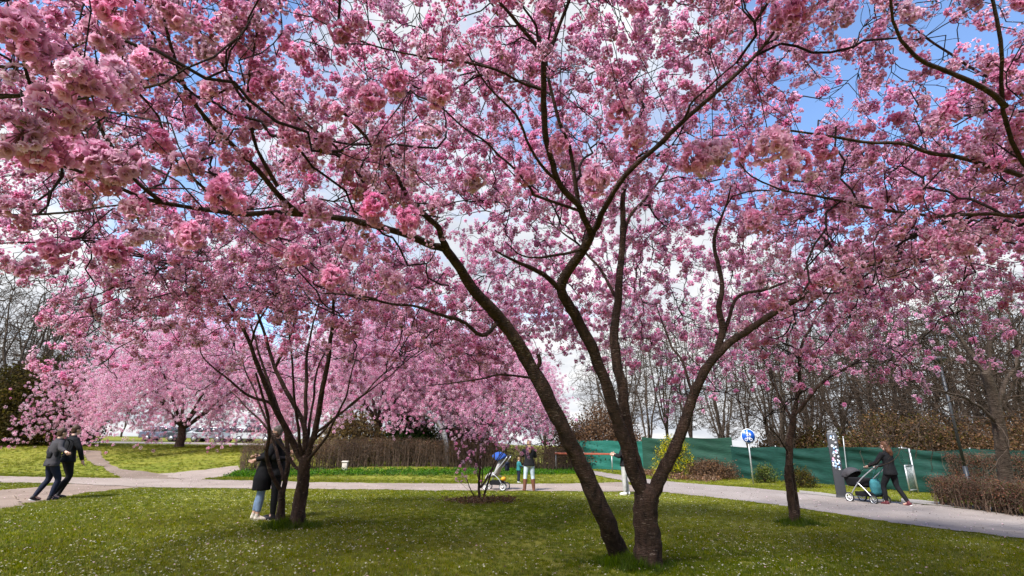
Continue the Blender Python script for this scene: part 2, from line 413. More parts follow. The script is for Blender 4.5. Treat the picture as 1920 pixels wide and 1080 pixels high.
# ------------------------------------------------------------------ grass, daisies
def tuft(name, nb, h, spread, wid, cols, seed, parent=None):
    rs = np.random.RandomState(seed); V = []; F3 = []; C = []
    for _ in range(nb):
        a = rs.uniform(0, 6.283); r = spread*math.sqrt(rs.uniform()); x, y = r*math.cos(a), r*math.sin(a)
        b = rs.uniform(0, 6.283); hh = h*rs.uniform(0.5, 1.15); ln = rs.uniform(0.15, 0.75)*hh; u = rs.uniform(0, 6.283)
        ux, uy = math.cos(u)*wid, math.sin(u)*wid; lx, ly = math.cos(b)*ln, math.sin(b)*ln
        k = len(V)
        V += [[x-ux, y-uy, -0.005], [x+ux, y+uy, -0.005], [x+lx*0.4-ux*0.8, y+ly*0.4-uy*0.8, hh*0.6], [x+lx*0.4+ux*0.8, y+ly*0.4+uy*0.8, hh*0.6], [x+lx, y+ly, hh]]
        F3 += [[k, k+1, k+3], [k, k+3, k+2], [k+2, k+3, k+4]]
        c = np.array(cols[rs.randint(len(cols))])*rs.uniform(0.75, 1.25); C += [c]*5
    return obj_np(name, V, None, F3, M_LEAF, parent, cols=np.array(C))
GC = [(0.120, 0.162, 0.013), (0.170, 0.195, 0.020), (0.235, 0.225, 0.038), (0.085, 0.122, 0.010), (0.30, 0.26, 0.07)]
tag(tuft('grass', 26, 0.045, 0.07, 0.0028, [GC[0], GC[3], GC[1]], 1), kind='stuff').location = (0.4, 9.0, hzf(0.4, 9))
tag(tuft('grass', 26, 0.055, 0.08, 0.0030, GC, 2), kind='stuff').location = (0.9, 9.2, hzf(0.9, 9.2))
tag(tuft('grass', 20, 0.035, 0.07, 0.0028, [GC[1], GC[2], GC[4]], 3), kind='stuff').location = (0.6, 9.6, hzf(0.6, 9.6))
tufts = [o for o in COL.objects if o.name.startswith('grass')]
rs = np.random.RandomState(5)
def on_path(X, Y):
    m = np.zeros(X.shape, bool)
    for p in PATHS: m |= in_poly(X, Y, p)
    return m
def vnoise(x, y, s, seed=0):           # cheap smooth noise for clumping
    r = np.random.RandomState(seed); v = np.zeros_like(x)
    for k in range(6):
        a = r.uniform(0, 6.283); f = s*r.uniform(0.6, 1.8); v += np.sin((x*math.cos(a)+y*math.sin(a))*f+r.uniform(0, 6.28))
    return v/6
def lawn_points(n, y0, y1, pw=1.0, pad=1.06):
    Y = y0+(y1-y0)*rs.uniform(0, 1, n)**pw; X = rs.uniform(-1, 1, n)*(Y*pad+1.0)
    k = ~on_path(X, Y); return X[k], Y[k]
X1, Y1 = lawn_points(80000, 5.8, 22); X2, Y2 = lawn_points(26000, 21, 40)
X = np.concatenate([X1, X2]); Y = np.concatenate([Y1, Y2]); n = len(X)
sc = (0.75+0.35*vnoise(X, Y, 0.9, 3)+rs.uniform(-0.15, 0.2, n))*np.where(Y > 21, 1.5, 1.0)
gn_scatter('grass', np.stack([X, Y, hz(X, Y)], -1), np.stack([rs.normal(0, 0.1, n), rs.normal(0, 0.1, n), rs.uniform(0, 6.28, n)], -1), np.clip(sc, 0.3, 2.2), np.clip(np.round(1+1.5*vnoise(X, Y, 0.8, 21)+rs.normal(0, 0.6, n)), 0, 2).astype(int), tufts)
# daisies and fallen petals: white specks
V = []; F3 = []; C = []
for k in range(9):
    a = k*2*math.pi/9; i = len(V)
    V += [[0, 0, 0.040], [0.013*math.cos(a-0.25), 0.013*math.sin(a-0.25), 0.043], [0.013*math.cos(a+0.25), 0.013*math.sin(a+0.25), 0.043]]; F3.append([i, i+1, i+2]); C += [(0.62, 0.61, 0.52)]*3
for k in range(6):
    a = k*math.pi/3; i = len(V); V += [[0, 0, 0.047], [0.004*math.cos(a), 0.004*math.sin(a), 0.044], [0.004*math.cos(a+1.05), 0.004*math.sin(a+1.05), 0.044]]; F3.append([i, i+1, i+2]); C += [(0.6, 0.42, 0.05)]*3
i = len(V); V += [[-0.001, 0, 0], [0.001, 0, 0], [0, 0, 0.042]]; F3.append([i, i+1, i+2]); C += [(0.06, 0.1, 0.02)]*3
dsy = tag(obj_np('daisy_flowers', V, None, F3, M_LEAF, cols=np.array(C)), kind='stuff'); dsy.location = (-1.2, 8.5, hzf(-1.2, 8.5))
X, Y = lawn_points(34000, 5.8, 19.5, 1.15)
k = rs.uniform(0, 1, len(X)) < np.clip(0.42+0.75*vnoise(X, Y, 0.7, 8), 0.06, 1); X, Y = X[k], Y[k]; n = len(X)
gn_scatter('daisy_flowers', np.stack([X, Y, hz(X, Y)], -1), np.stack([rs.normal(0, 0.35, n), rs.normal(0, 0.35, n), rs.uniform(0, 6.28, n)], -1), rs.uniform(0.45, 1.0, n), np.zeros(n, int), [dsy])

# petals and bits of leaf blown over paths and lawn
V = [[-0.010, 0, 0.003], [0.010, 0, 0.003], [0.007, 0.016, 0.006], [-0.007, 0.016, 0.006]]
ptl = tag(obj_np('fallen_petals', V, [[0, 1, 2, 3]], None, M_PETAL, cols=np.tile([0.80, 0.55, 0.62], (4, 1))), kind='stuff'); ptl.location = (0.2, 8.0, hzf(0.2, 8.0)+0.03)
bit = tag(obj_np('fallen_petals', V, [[0, 1, 2, 3]], None, M_LEAF, cols=np.tile([0.10, 0.065, 0.035], (4, 1))), kind='stuff'); bit.location = (0.5, 8.1, hzf(0.5, 8.1)+0.03)
n = 9000; Y = rs.uniform(6, 26, n); X = rs.uniform(-1.05, 1.05, n)*Y
k = on_path(X, Y) | (rs.uniform(0, 1, n) < 0.35); X, Y = X[k], Y[k]; n = len(X)
gn_scatter('fallen_petals', np.stack([X, Y, hz(X, Y)+0.034], -1), np.stack([rs.normal(0, 0.3, n), rs.normal(0, 0.3, n), rs.uniform(0, 6.28, n)], -1), rs.uniform(0.6, 1.5, n), (rs.uniform(0, 1, n) < 0.45).astype(int), [ptl, bit])

# ------------------------------------------------------------------ blossom cluster meshes
def petal_geo(L, W, cup, rs):
    b = 0.08
    V = np.array([[0, 0, 0], [-0.5*W, 0.55*L, cup*0.55], [0.5*W, 0.55*L, cup*0.55], [-0.30*W, 0.98*L, cup*rs.uniform(0.5, 1.3)], [0.30*W, 0.98*L, cup*rs.uniform(0.5, 1.3)], [0, 0.88*L, cup*0.7], [0, 0.5*L, cup*0.12]])
    F = [[0, 6, 1], [0, 2, 6], [1, 5, 3], [1, 6, 5], [6, 2, 5], [5, 2, 4]]
    return V, F
def petal_lo(L, W, cup, rs):
    return np.array([[0, 0, 0], [-0.5*W, 0.7*L, cup*0.6], [0.5*W, 0.7*L, cup*0.6], [0, L*1.05, cup]]), [[0, 2, 1], [1, 2, 3]]
def frame(d):
    d = d/np.linalg.norm(d); a = np.array([0, 0, 1.0]) if abs(d[2]) < 0.9 else np.array([1.0, 0, 0])
    u = np.cross(a, d); u /= np.linalg.norm(u); return np.stack([u, np.cross(d, u), d], 1)
def cluster_mesh(name, seed, nb, rad, bl, rings, lo, pale, loose=0.0):
    rs = np.random.RandomState(seed); VV = []; FF = []; CC = []; n0 = 0
    ctr = np.array([0.66, 0.16, 0.36]); rim = np.array(pale)
    for i in range(nb):
        t = (i+0.5)/nb; ph = math.acos(1-2*t); th = i*2.399963+rs.normal(0, 0.3)
        d = np.array([math.sin(ph)*math.cos(th), math.sin(ph)*math.sin(th), math.cos(ph)])+rs.normal(0, 0.18, 3)
        Fm = frame(d); o = d/np.linalg.norm(d)*rad*rs.uniform(0.55-0.2*loose, 1.0+0.55*loose)*np.array([1.12+0.75*loose, 1.0-0.15*loose, 0.86])
        tone = rs.uniform(0.85, 1.1)
        for r, (cnt, tilt, ls) in enumerate(rings):
            off = rs.uniform(0, 6.28)
            for k in range(cnt):
                L = bl*ls*rs.uniform(0.85, 1.12); V, F = (petal_lo if lo else petal_geo)(L, L*0.95, L*rs.uniform(0.15, 0.5), rs)
                tl = tilt+rs.normal(0, 0.18); c, s_ = math.cos(tl), math.sin(tl)
                V = V @ np.array([[1, 0, 0], [0, c, -s_], [0, s_, c]]).T
                a = off+k*2*math.pi/cnt+rs.normal(0, 0.12); c, s_ = math.cos(a), math.sin(a)
                V = V @ np.array([[c, -s_, 0], [s_, c, 0], [0, 0, 1]]).T
                f = np.clip(np.linalg.norm(V, axis=1)/L, 0, 1)[:, None]**0.8
                CC.append((ctr*(1-f)+rim*f)*tone*rs.uniform(0.9, 1.08))
                VV.append(V @ Fm.T+o); FF += [[q+n0 for q in g] for g in F]; n0 += len(V)
        # calyx and stalk back to the twig, stamens at the eye
        cdir = d/np.linalg.norm(d); b0 = np.zeros(3); e = o
        u = Fm[:, 0]*0.0007; v = Fm[:, 1]*0.0007
        VV.append(np.array([b0+u, b0-u*0.5+v, b0-u*0.5-v, e+u*2, e-u+v*2, e-u-v*2])); FF += [[n0, n0+1, n0+4], [n0, n0+4, n0+3], [n0+1, n0+2, n0+5], [n0+1, n0+5, n0+4], [n0+2, n0, n0+3], [n0+2, n0+3, n0+5]]
        CC.append(np.tile([0.30, 0.16, 0.12], (6, 1))); n0 += 6
        if not lo:
            for k in range(5):
                a = k*1.2566+rs.uniform(0, 1); q = o+Fm @ np.array([math.cos(a)*0.006, math.sin(a)*0.006, 0.011])
                VV.append(np.array([o+cdir*0.002, q, q+Fm[:, 0]*0.0022+Fm[:, 1]*0.0015])); FF.append([n0, n0+1, n0+2]); CC.append(np.tile([0.22, 0.10, 0.04], (3, 1))); n0 += 3
    if loose > 0.7:                    # a few young bronze-green leaves
        for k in range(3):
            Fm = frame(rs.normal(0, 1, 3)); VV.append(np.array([[0, 0, 0], [-0.007, 0.022, 0.003], [0.007, 0.022, 0.003], [0, 0.042, 0]]) @ Fm.T+rs.normal(0, 0.012, 3)); FF += [[n0, n0+2, n0+1], [n0+1, n0+2, n0+3]]; CC.append(np.tile([0.17, 0.13, 0.03], (4, 1))); n0 += 4
    return mesh_np(name, np.vstack(VV), None, FF, M_PETAL, cols=np.vstack(CC))
PALE = [(0.95, 0.63, 0.79), (0.93, 0.54, 0.73), (0.96, 0.74, 0.86), (0.91, 0.48, 0.68), (0.95, 0.66, 0.80)]
RG = [(6, 0.25, 1.0), (5, 0.75, 0.82), (3, 1.15, 0.6)]; RL = [(6, 0.2, 1.0), (4, 0.8, 0.8)]
HERO = [cluster_mesh('blossom_cluster', 40+i, n_, r_, 0.023, g_, False, PALE[i], l_) for i, (n_, r_, g_, l_) in enumerate([(20, 0.044, RG, 0.1), (12, 0.046, RL, 0.8), (9, 0.036, RL, 0.6), (22, 0.045, RG, 0.25), (14, 0.050, RL, 1.0)])]
MIDC = [cluster_mesh('blossom_cluster', 70+i, 11, 0.045, 0.024, [(5, 0.35, 1.0), (3, 0.95, 0.75)], True, PALE[(i+1) % 5]) for i in range(4)]
FARC = [cluster_mesh('blossom_cluster', 80+i, 12, 0.050, 0.019, [(5, 0.4, 1.0)], True, [(0.96, 0.72, 0.84), (0.94, 0.60, 0.76), (0.97, 0.82, 0.90), (0.92, 0.52, 0.70)][i]) for i in range(4)]

# ------------------------------------------------------------------ tree growth
class Tree:
    def __init__(s, seed): s.rs = np.random.RandomState(seed); s.parts = []; s.br = []; s.tw = []; s.N = []; s.k = 1.0
    def limb(s, pts, r0, r1, name='limb', step=0.10, wob=0.012, flare=0.0, sides=12, power=1.0):
        if name == 'limb' and r0 < 0.085: r0 *= s.k; r1 *= s.k
        P = catmull(pts, step); n = len(P); w = s.rs.normal(0, 1, (n, 3))
        for _ in range(2): w = (w+np.roll(w, 1, 0)+np.roll(w, -1, 0))/2.2
        w[0] = 0; P = P+w*wob
        t = np.linspace(0, 1, n); rr = r1+(r0-r1)*(1-t)**power
        if flare: rr = rr*(1+flare*np.exp(-t*n*step/0.16))
        s.nodes(P, rr)
        if name == 'trunk':            # rounded shoulder where the limbs leave
            T = P[-1]-P[-2]; T /= np.linalg.norm(T); r_ = rr[-1]
            P = np.vstack([P]+[P[-1]+T*r_*q for q in (0.25, 0.5, 0.7, 0.8)]); rr = np.concatenate([rr, r_*np.array([0.93, 0.78, 0.5, 0.05])])
        s.parts.append((name, P, rr, sides)); return P
    def nodes(s, P, rr):
        T = np.gradient(P, axis=0); T /= np.linalg.norm(T, axis=1, keepdims=True)+1e-9
        s.N.append(np.concatenate([P, T, rr[:, None]], 1))
    def grow(s, A, r_end, k_r, step, out, up=0.25, keep=True, wob=0.03, zmin=-9, batch=1, npts=None, minr=0.0, sag=0.0):
        """join each attractor to the branch system by a curved shoot"""
        A = np.asarray(A)
        if not len(A): return
        N = np.vstack(s.N); kd = kdtree.KDTree(len(N))
        for i, p in enumerate(N[:, :3]): kd.insert(p, i)
        kd.balance()
        d0 = np.array([kd.find(a)[2] for a in A]); order = np.argsort(d0)
        chunks = np.array_split(order, batch); 
        for ci, ch in enumerate(chunks):
            new = []
            for ai in ch:
                a = A[ai]; best = None
                for co, idx, dist in kd.find_n(a, 10):
                    v = a-N[idx, :3]; dv = np.linalg.norm(v)+1e-6; cs = float(v @ N[idx, 3:6])/dv
                    cost = dv*(1.35-0.55*cs)+(0.25 if N[idx, 6] < minr else 0)
                    if best is None or cost < best[0]: best = (cost, idx, dv)
                _, idx, d = best
                if d < 0.02: continue
                p0 = N[idx, :3]; T = N[idx, 3:6]; v = (a-p0)/d
                c1 = p0+(v*0.6+T*0.5)*d*0.38; c2 = a-(v*0.85+np.array([0, 0, up])*0.8)*d*0.36-np.array([0, 0, sag])*0
                n = npts or max(4, int(d/step)+2); t = np.linspace(0, 1, n)[:, None]
                P = p0*(1-t)**3+3*c1*t*(1-t)**2+3*c2*t*t*(1-t)+a*t**3
                wv = s.rs.normal(0, 1, (n, 3))*wob*min(d, 1.0); wv[0] = 0; wv[-1] *= 0.3; P = P+wv
                r0 = min(N[idx, 6]*0.8, r_end+k_r*d); r0 = max(r0, r_end); rr = r_end+(r0-r_end)*(1-t[:, 0])**0.9
                out.append((P, rr))
                if keep:
                    G = np.gradient(P, axis=0); G /= np.linalg.norm(G, axis=1, keepdims=True)+1e-9
                    new.append(np.concatenate([P, G, rr[:, None]], 1)[1:])
            if keep and new:
                s.N += new
                if ci < len(chunks)-1:
                    N = np.vstack(s.N); kd = kdtree.KDTree(len(N))
                    for i, p in enumerate(N[:, :3]): kd.insert(p, i)
                    kd.balance()
    def build(s, root, mbark, mtwig, tsides=3, bsides=5):
        o = np.array(root.location)
        for name, P, rr, sides in s.parts:
            V, F = tube_geo((P-o)[None], rr[None], sides)
            # uneven bark: knobs and ridges in the radius
            C = np.repeat(P-o, sides, 0); q = V*np.array([1, 1, 0.6])
            k = 1+0.055*np.sin(q[:, 2]*8.5+q[:, 0]*6+P[0, 1])*np.sin(q[:, 1]*7+q[:, 2]*4)+0.07*np.sin(q[:, 0]*41+q[:, 2]*13)*np.sin(q[:, 1]*37+q[:, 2]*17)+0.05*np.sin(q[:, 2]*60+q[:, 0]*30)
            if name == 'trunk':        # root buttresses at the foot
                a_ = np.tile(np.arange(sides)*2*math.pi/sides, len(P)); zr = np.repeat(P[:, 2]-P[0, 2], sides)
                k = k*(1+0.22*np.exp(-zr/0.22)*np.cos(5*a_+1.3+P[0, 0])+0.06*np.cos(3*a_+zr*1.5+P[0, 0]))
            V = C+(V-C)*k[:, None]
            obj_np(name, V, F, mat=mbark, parent=root, smooth=True)
        if s.br:
            V, F = tubes_mesh([(p-o, r) for p, r in s.br], bsides); obj_np('branch_mass', V, F, mat=mtwig, parent=root, smooth=True, kind='stuff')
        if s.tw:
            V, F = tubes_mesh([(p-o, r) for p, r in s.tw], tsides); obj_np('twig_mass', V, F, mat=mtwig, parent=root, kind='stuff')

def dome(rs, n, c, rx, ry, zt, drop, th, hole=0.0, pw=0.5):
    """points in a domed crown: top at zt in the middle, falling by drop at the rim, th thick"""
    r = rs.uniform(hole**2, 1, n)**pw; a = rs.uniform(0, 2*math.pi, n)
    x_, y_ = c[0]+rx*r*np.cos(a), c[1]+ry*r*np.sin(a)
    z = zt-drop*r**2-th*rs.uniform(0, 1, n)**0.9+0.55*vnoise(x_, y_, 1.1, int(abs(c[0]*7)))
    return np.stack([c[0]+rx*r*np.cos(a), c[1]+ry*r*np.sin(a), z], -1)

def blossoms(root, P, size, rs, hero=True, maxpart=300, near_first=True):
    """largest clusters in view as parts, the rest as one mass"""
    o = np.array(root.location); n = len(P)
    rot = np.stack([rs.uniform(0, 6.28, n), rs.uniform(0, 6.28, n), rs.uniform(0, 6.28, n)], -1); idx = rs.choice([0, 1, 2, 3, 4], n, p=[0.10, 0.26, 0.30, 0.10, 0.24]); idx = np.where(size > 1.2, rs.choice([0, 3], n), idx)
    x, y, d = proj(P); inn = (d > 0.3) & (x > -30) & (x < 1950) & (y > -30) & (y < 1100)
    ang = np.where(inn, size/np.maximum(d, 0.2), 0); order = np.argsort(-ang); px_ = ang*0.105*FPX
    top = [k for k in order[:maxpart] if px_[k] > 9]
    for k in top:
        b = bpy.data.objects.new('blossom_cluster', HERO[idx[k]] if hero else MIDC[idx[k] % 4]); link(b, root)
        b.location = P[k]-o; b.rotation_euler = rot[k]; b.scale = (size[k],)*3
        if len(SRC) < 5 and all(q.data != b.data for q in SRC): SRC.append(b)
    rest = np.setdiff1d(np.arange(n), np.array(top, int))
    return rest, rot, idx
SRC = []; SRCM = []
def blossom_mass(root, P, size, rest, rot, idx, hero):
    o = np.array(root.location); src = SRC if hero else SRCM
    gn_scatter('blossom_mass', P[rest]-o, rot[rest], size[rest], idx[rest] % len(src), src, root)

# ------------------------------------------------------------------ the cherry trees
def far_enough(P, r=1.15):
    return P[np.linalg.norm(P-CAMP, axis=1) > r]
def under(p): q = np.array(p); q[2] -= 0.08; return q
def L(*t): return [px(*q) for q in t]
def crown(t, sets, tw_len, per=1.5, along=0.5):
    """t grown in three orders over lists of attractor points; returns cluster positions"""
    a1, a2, a3 = sets
    t.grow(a1, 0.010, 0.016, 0.16, t.br, up=0.3, batch=4, wob=0.035)
    t.grow(a2, 0.0045, 0.009, 0.13, t.br, up=0.25, batch=5, wob=0.05)
    t.grow(a3, 0.0020, 0.006, 0.12, t.tw, up=0.2, keep=True, wob=0.06, npts=5)
    P = [p[-1] for p, _ in t.tw]; rs = t.rs
    for p, _ in t.tw:
        if rs.uniform() < along:
            q = p[rs.randint(2, 4)]; P.append(q+rs.normal(0, 0.025, 3))
    for p, _ in t.br:
        if len(p) > 5 and rs.uniform() < along*0.8: P.append(p[rs.randint(len(p)//2, len(p))]+rs.normal(0, 0.04, 3))
    P = np.array(P); q = vnoise(P[:, 0]+0.7*P[:, 2], P[:, 1]-0.5*P[:, 2], 5.5, 77)+0.6*vnoise(P[:, 0]-0.6*P[:, 2], P[:, 1]+0.9*P[:, 2], 12, 78)
    P = P[rs.uniform(0, 1, len(P)) < np.clip(0.84+1.2*q, 0.14, 1)]
    ex = P[rs.uniform(0, 1, len(P)) < 0.38]; return np.vstack([P, ex+rs.normal(0, 0.045, ex.shape)])

# --- the big forked tree in the foreground
b0 = gp(1213, 1062); D0 = float(proj(b0)[2]); bA = gp(1168, 1046)
t = Tree(101); t.k = 0.74
t.limb([under(b0), px(1214, 1010, D0), px(1210, 965, D0), px(1212, 925, D0)], 0.168, 0.150, 'trunk', 0.06, 0.006, flare=0.36, sides=24)
t.limb([under(bA), px(1130, 960, D0+0.1), px(1092, 880, D0), px(1060, 815, D0-0.1), px(1022, 738, D0-0.2), px(985, 668, D0-0.3), px(940, 600, D0-0.45), px(895, 552, D0-0.6), px(862, 503, D0-0.75), px(835, 466, D0-0.9)], 0.130, 0.054, 'trunk', 0.07, 0.006, flare=0.25, sides=20)
# trunk A turning into the long bough to the left
t.limb(L((835, 466, D0-0.9), (800, 458, 5.3), (760, 436, 5.05), (693, 420, 4.75), (560, 401, 4.3), (440, 398, 3.85), (300, 376, 3.3), (150, 318, 2.75), (20, 284, 2.4), (-160, 262, 2.1)), 0.058, 0.008, 'limb', 0.09, 0.012, power=1.3)
t.limb(L((840, 470, D0-0.9), (822, 425, 5.15), (785, 395, 4.8), (740, 330, 4.2), (700, 270, 3.9), (620, 190, 3.6)), 0.050, 0.012, 'limb', 0.09, 0.012)
t.limb(L((560, 401, 4.3), (500, 335, 4.0), (440, 275, 3.8), (390, 222, 3.6), (348, 159, 3.4), (315, 74, 3.3), (300, -20, 3.2)), 0.034, 0.008, 'limb', 0.09, 0.012)
t.limb(L((520, 350, 4.05), (482, 278, 3.9), (470, 204, 3.8), (466, 148, 3.75), (481, 78, 3.7), (500, -10, 3.6)), 0.022, 0.007, 'limb', 0.09, 0.010)
t.limb(L((470, 204, 3.8), (430, 150, 3.7), (404, 104, 3.6), (360, 30, 3.4)), 0.016, 0.006, 'limb', 0.09, 0.010)
t.limb(L((693, 420, 4.75), (680, 340, 4.3), (626, 275, 4.0), (567, 230, 3.7), (500, 160, 3.4)), 0.026, 0.007, 'limb', 0.09, 0.010)
t.limb(L((300, 376, 3.3), (255, 340, 3.1), (200, 250, 2.7), (160, 190, 2.45), (60, 178, 2.2), (-60, 178, 2.0)), 0.018, 0.005, 'limb', 0.08, 0.010)
t.limb(L((440, 398, 3.85), (330, 300, 3.4), (300, 220, 3.2), (255, 175, 3.0)), 0.018, 0.006, 'limb', 0.08, 0.010)
t.limb(L((936, 602, D0-0.45), (905, 626, 5.7), (862, 600, 5.5), (800, 582, 5.2), (700, 560, 4.9), (600, 548, 4.6)), 0.036, 0.007, 'limb', 0.08, 0.010)
t.limb(L((1000, 708, D0-0.25), (930, 704, 5.8), (860, 718, 5.5), (790, 726, 5.2)), 0.022, 0.006, 'limb', 0.08, 0.010)
t.limb(L((1000, 700, D0-0.25), (1012, 680, D0-0.3), (1009, 664, D0-0.32)), 0.040, 0.030, 'limb', 0.05, 0.004)
# left fork of the trunk, rising in an S
B1 = t.limb([px(1212, 935, D0), px(1192, 895, D0-0.03), px(1165, 810, D0-0.05), px(1135, 720, D0-0.1), px(1103, 640, D0-0.15), px(1070, 578, D0-0.22), px(1052, 545, D0-0.3), px(1062, 515, D0-0.4), px(1096, 465, D0-0.6), px(1110, 436, D0-0.7)], 0.090, 0.052, 'limb', 0.07, 0.008, sides=16)
t.limb(L((1054, 548, D0-0.3), (1030, 522, D0-0.45), (1006, 508, D0-0.6), (960, 486, D0-0.9), (930, 470, D0-1.1)), 0.052, 0.012, 'limb', 0.08, 0.010)
t.limb(L((1096, 465, D0-0.6), (1040, 480, D0-0.9), (985, 482, D0-1.2), (950, 455, D0-1.4)), 0.030, 0.008, 'limb', 0.08, 0.010)
t.limb(L((1110, 436, D0-0.7), (1150, 362, 5.3), (1198, 300, 5.05), (1275, 235, 4.8), (1372, 144, 4.5), (1448, 64, 4.3), (1500, -10, 4.1)), 0.048, 0.014, 'limb', 0.09, 0.010)
t.limb(L((1108, 440, D0-0.7), (1085, 385, 5.3), (1044, 337, 5.0), (1024, 262, 4.8), (1021, 178, 4.6), (1021, 104, 4.45)), 0.048, 0.036, 'limb', 0.08, 0.008)
t.limb(L((1021, 104, 4.45), (1003, 82, 4.4), (958, 33, 4.3), (926, -5, 4.2), (880, -70, 4.0)), 0.028, 0.012, 'limb', 0.08, 0.008)
t.limb(L((1021, 104, 4.45), (1036, 82, 4.4), (1052, 44, 4.35), (1070, -5, 4.25), (1090, -80, 4.1)), 0.028, 0.012, 'limb', 0.08, 0.008)
t.limb(L((1014, 92, 4.42), (1006, 48, 4.4), (985, 15, 4.3), (965, -40, 4.2)), 0.020, 0.010, 'limb', 0.08, 0.008)
t.limb(L((1090, 400, 5.4), (1078, 344, 5.3), (1066, 274, 5.2), (1054, 240, 5.1), (1032, 165, 5.0), (1026, 90, 4.9), (1045, 0, 4.7)), 0.034, 0.012, 'limb', 0.08, 0.008)
t.limb(L((1021, 170, 4.6), (975, 150, 4.45), (930, 130, 4.3), (880, 120, 4.1), (800, 104, 3.9), (700, 88, 3.7), (640, 60, 3.5)), 0.018, 0.006, 'limb', 0.08, 0.010)
t.limb(L((1044, 337, 5.0), (995, 280, 4.7), (965, 215, 4.5), (915, 160, 4.3), (880, 100, 4.1)), 0.022, 0.008, 'limb', 0.08, 0.010)
t.limb(L((1000, 365, 4.9), (960, 315, 4.5), (920, 275, 4.2), (850, 225, 3.8), (790, 180, 3.5), (770, 165, 3.3)), 0.017, 0.006, 'limb', 0.08, 0.010)
t.limb([px(1085, 395, 5.35), px(1040, 380, 5.1), px(1000, 365, 4.9)], 0.022, 0.017, 'limb', 0.08, 0.006)
# middle upright fork, behind
t.limb([px(1205, 930, D0+0.05), px(1188, 860, D0+0.15), px(1166, 740, D0+0.25), px(1150, 640, D0+0.35), px(1158, 560, D0+0.5), px(1163, 500, D0+0.6), px(1168, 440, D0+0.7), px(1172, 350, D0+0.7), px(1200, 240, D0+0.6), px(1210, 150, D0+0.5)], 0.086, 0.016, 'limb', 0.08, 0.010, sides=14)
t.limb(L((1168, 455, D0+0.7), (1185, 400, D0+0.9), (1240, 330, D0+1.0), (1290, 230, D0+1.0)), 0.036, 0.010, 'limb', 0.09, 0.010)
t.limb(L((1158, 560, D0+0.5), (1120, 500, D0+1.0), (1060, 440, D0+1.5), (1000, 400, D0+1.9)), 0.034, 0.010, 'limb', 0.09, 0.010)
# right fork
t.limb([px(1218, 935, D0), px(1240, 895, D0-0.02), px(1268, 838, D0-0.05), px(1300, 745, D0-0.05), px(1340, 666, D0-0.05), px(1400, 620, D0-0.1), px(1460, 580, D0-0.15), px(1530, 540, D0-0.25), px(1580, 511, D0-0.35), px(1640, 495, D0-0.5), px(1750, 480, D0-0.8)], 0.090, 0.012, 'limb', 0.08, 0.010, sides=14, power=1.15)
t.limb(L((1344, 662, D0-0.05), (1356, 618, D0), (1350, 575, D0), (1355, 535, D0+0.05), (1340, 450, D0+0.1), (1370, 350, D0)), 0.062, 0.012, 'limb', 0.08, 0.008)
t.limb(L((1352, 640, D0+0.02), (1368, 595, D0+0.1), (1386, 555, D0+0.15), (1440, 540, D0+0.2), (1500, 512, D0+0.3), (1570, 440, D0+0.4)), 0.038, 0.010, 'limb', 0.08, 0.008)
t.limb(L((1300, 750, D0-0.05), (1285, 690, D0+0.3), (1255, 640, D0+0.7), (1230, 570, D0+1.1)), 0.030, 0.010, 'limb', 0.08, 0.010)
t.limb(L((1275, 235, 4.8), (1300, 190, 4.3), (1380, 120, 3.7)), 0.018, 0.006, 'limb', 0.08, 0.010)
rs = t.rs
C0 = (0.4, 5.9)
def vol(n):
    P = dome(rs, n, C0, 7.2, 6.6, 6.7, 2.1, 1.75)
    k = rs.uniform(0, 1, n) < np.where(P[:, 0] > 3.2, 0.55, np.where((P[:, 0] < -1.0) & (P[:, 1] > 8.0), 0.15, np.where(P[:, 0] < -1.5, 0.72, 1.0)))
    return far_enough(P[k])
# big pom-poms hanging close to the camera: pixel, width in pixels
NEARP = [(165, 165, 105), (212, 150, 88), (100, 208, 92), (140, 243, 72), (40, 250, 96), (75, 285, 88), (30, 60, 105), (95, 100, 92), (215, 22, 80), (190, 62, 70), (275, 118, 60), (165, 298, 80), (232, 312, 78), (415, 362, 68), (352, 440, 60), (262, 438, 55), (212, 470, 54), (100, 470, 55), (50, 500, 45), (600, 394, 44), (700, 384, 54), (345, 305, 54), (665, 468, 45), (765, 412, 48), (740, 530, 44), (622, 520, 50), (560, 480, 50), (500, 430, 48), (300, 265, 50), (25, 390, 50), (330, 30, 55), (385, 90, 45),
 (700, 186, 58), (744, 152, 50), (820, 174, 60), (856, 108, 38), (1048, 268, 40), (1113, 340, 58), (1300, 302, 58), (1342, 286, 58), (1320, 310, 45), (1450, 270, 72), (1500, 300, 45), (1545, 282, 45), (1480, 312, 48), (1165, 205, 48), (1192, 250, 52), (1420, 412, 50), (640, 60, 42), (560, 100, 40), (1490, 20, 45), (1460, 35, 42), (985, 330, 40), (890, 340, 42)]
near = []
for x, y, w_ in NEARP:
    d = max(1.35, 0.142*FPX/w_); c = px(x, y, d); near.append(c)
    for _ in range(2): near.append(c+rs.normal(0, 0.05, 3))
near = np.array(near)
P = crown(t, (vol(230), vol(2400), vol(13200)), 0.4, along=0.6)
t.grow(np.vstack([near[::3]]), 0.0022, 0.004, 0.12, t.tw, up=-0.2, wob=0.04, npts=7, keep=False)
P = far_enough(P, 2.35)
B_ = [q for q in t.parts if q[0] == 'limb']; ex = []
for li in (0, 1, 2, 3, 5):                # spurs of blossom hugging the long left boughs
    for _ in range(34): ex.append(B_[li][1][rs.randint(6, len(B_[li][1]))]+rs.normal(0, 0.075, 3)+[0, 0, -0.02])
P = np.vstack([P, far_enough(np.array(ex), 2.0)])
sz = np.concatenate([0.62+0.55*rs.uniform(0, 1, len(P))**1.5, np.tile([1.22, 0.75, 0.6], len(near)//3)]); P = np.vstack([P, near])
big = thing('cherry_tree', 'large dark-trunked cherry tree forking near the ground, in front of all others', 'tree', b0)
t.build(big, M_BARK, M_TWIG)
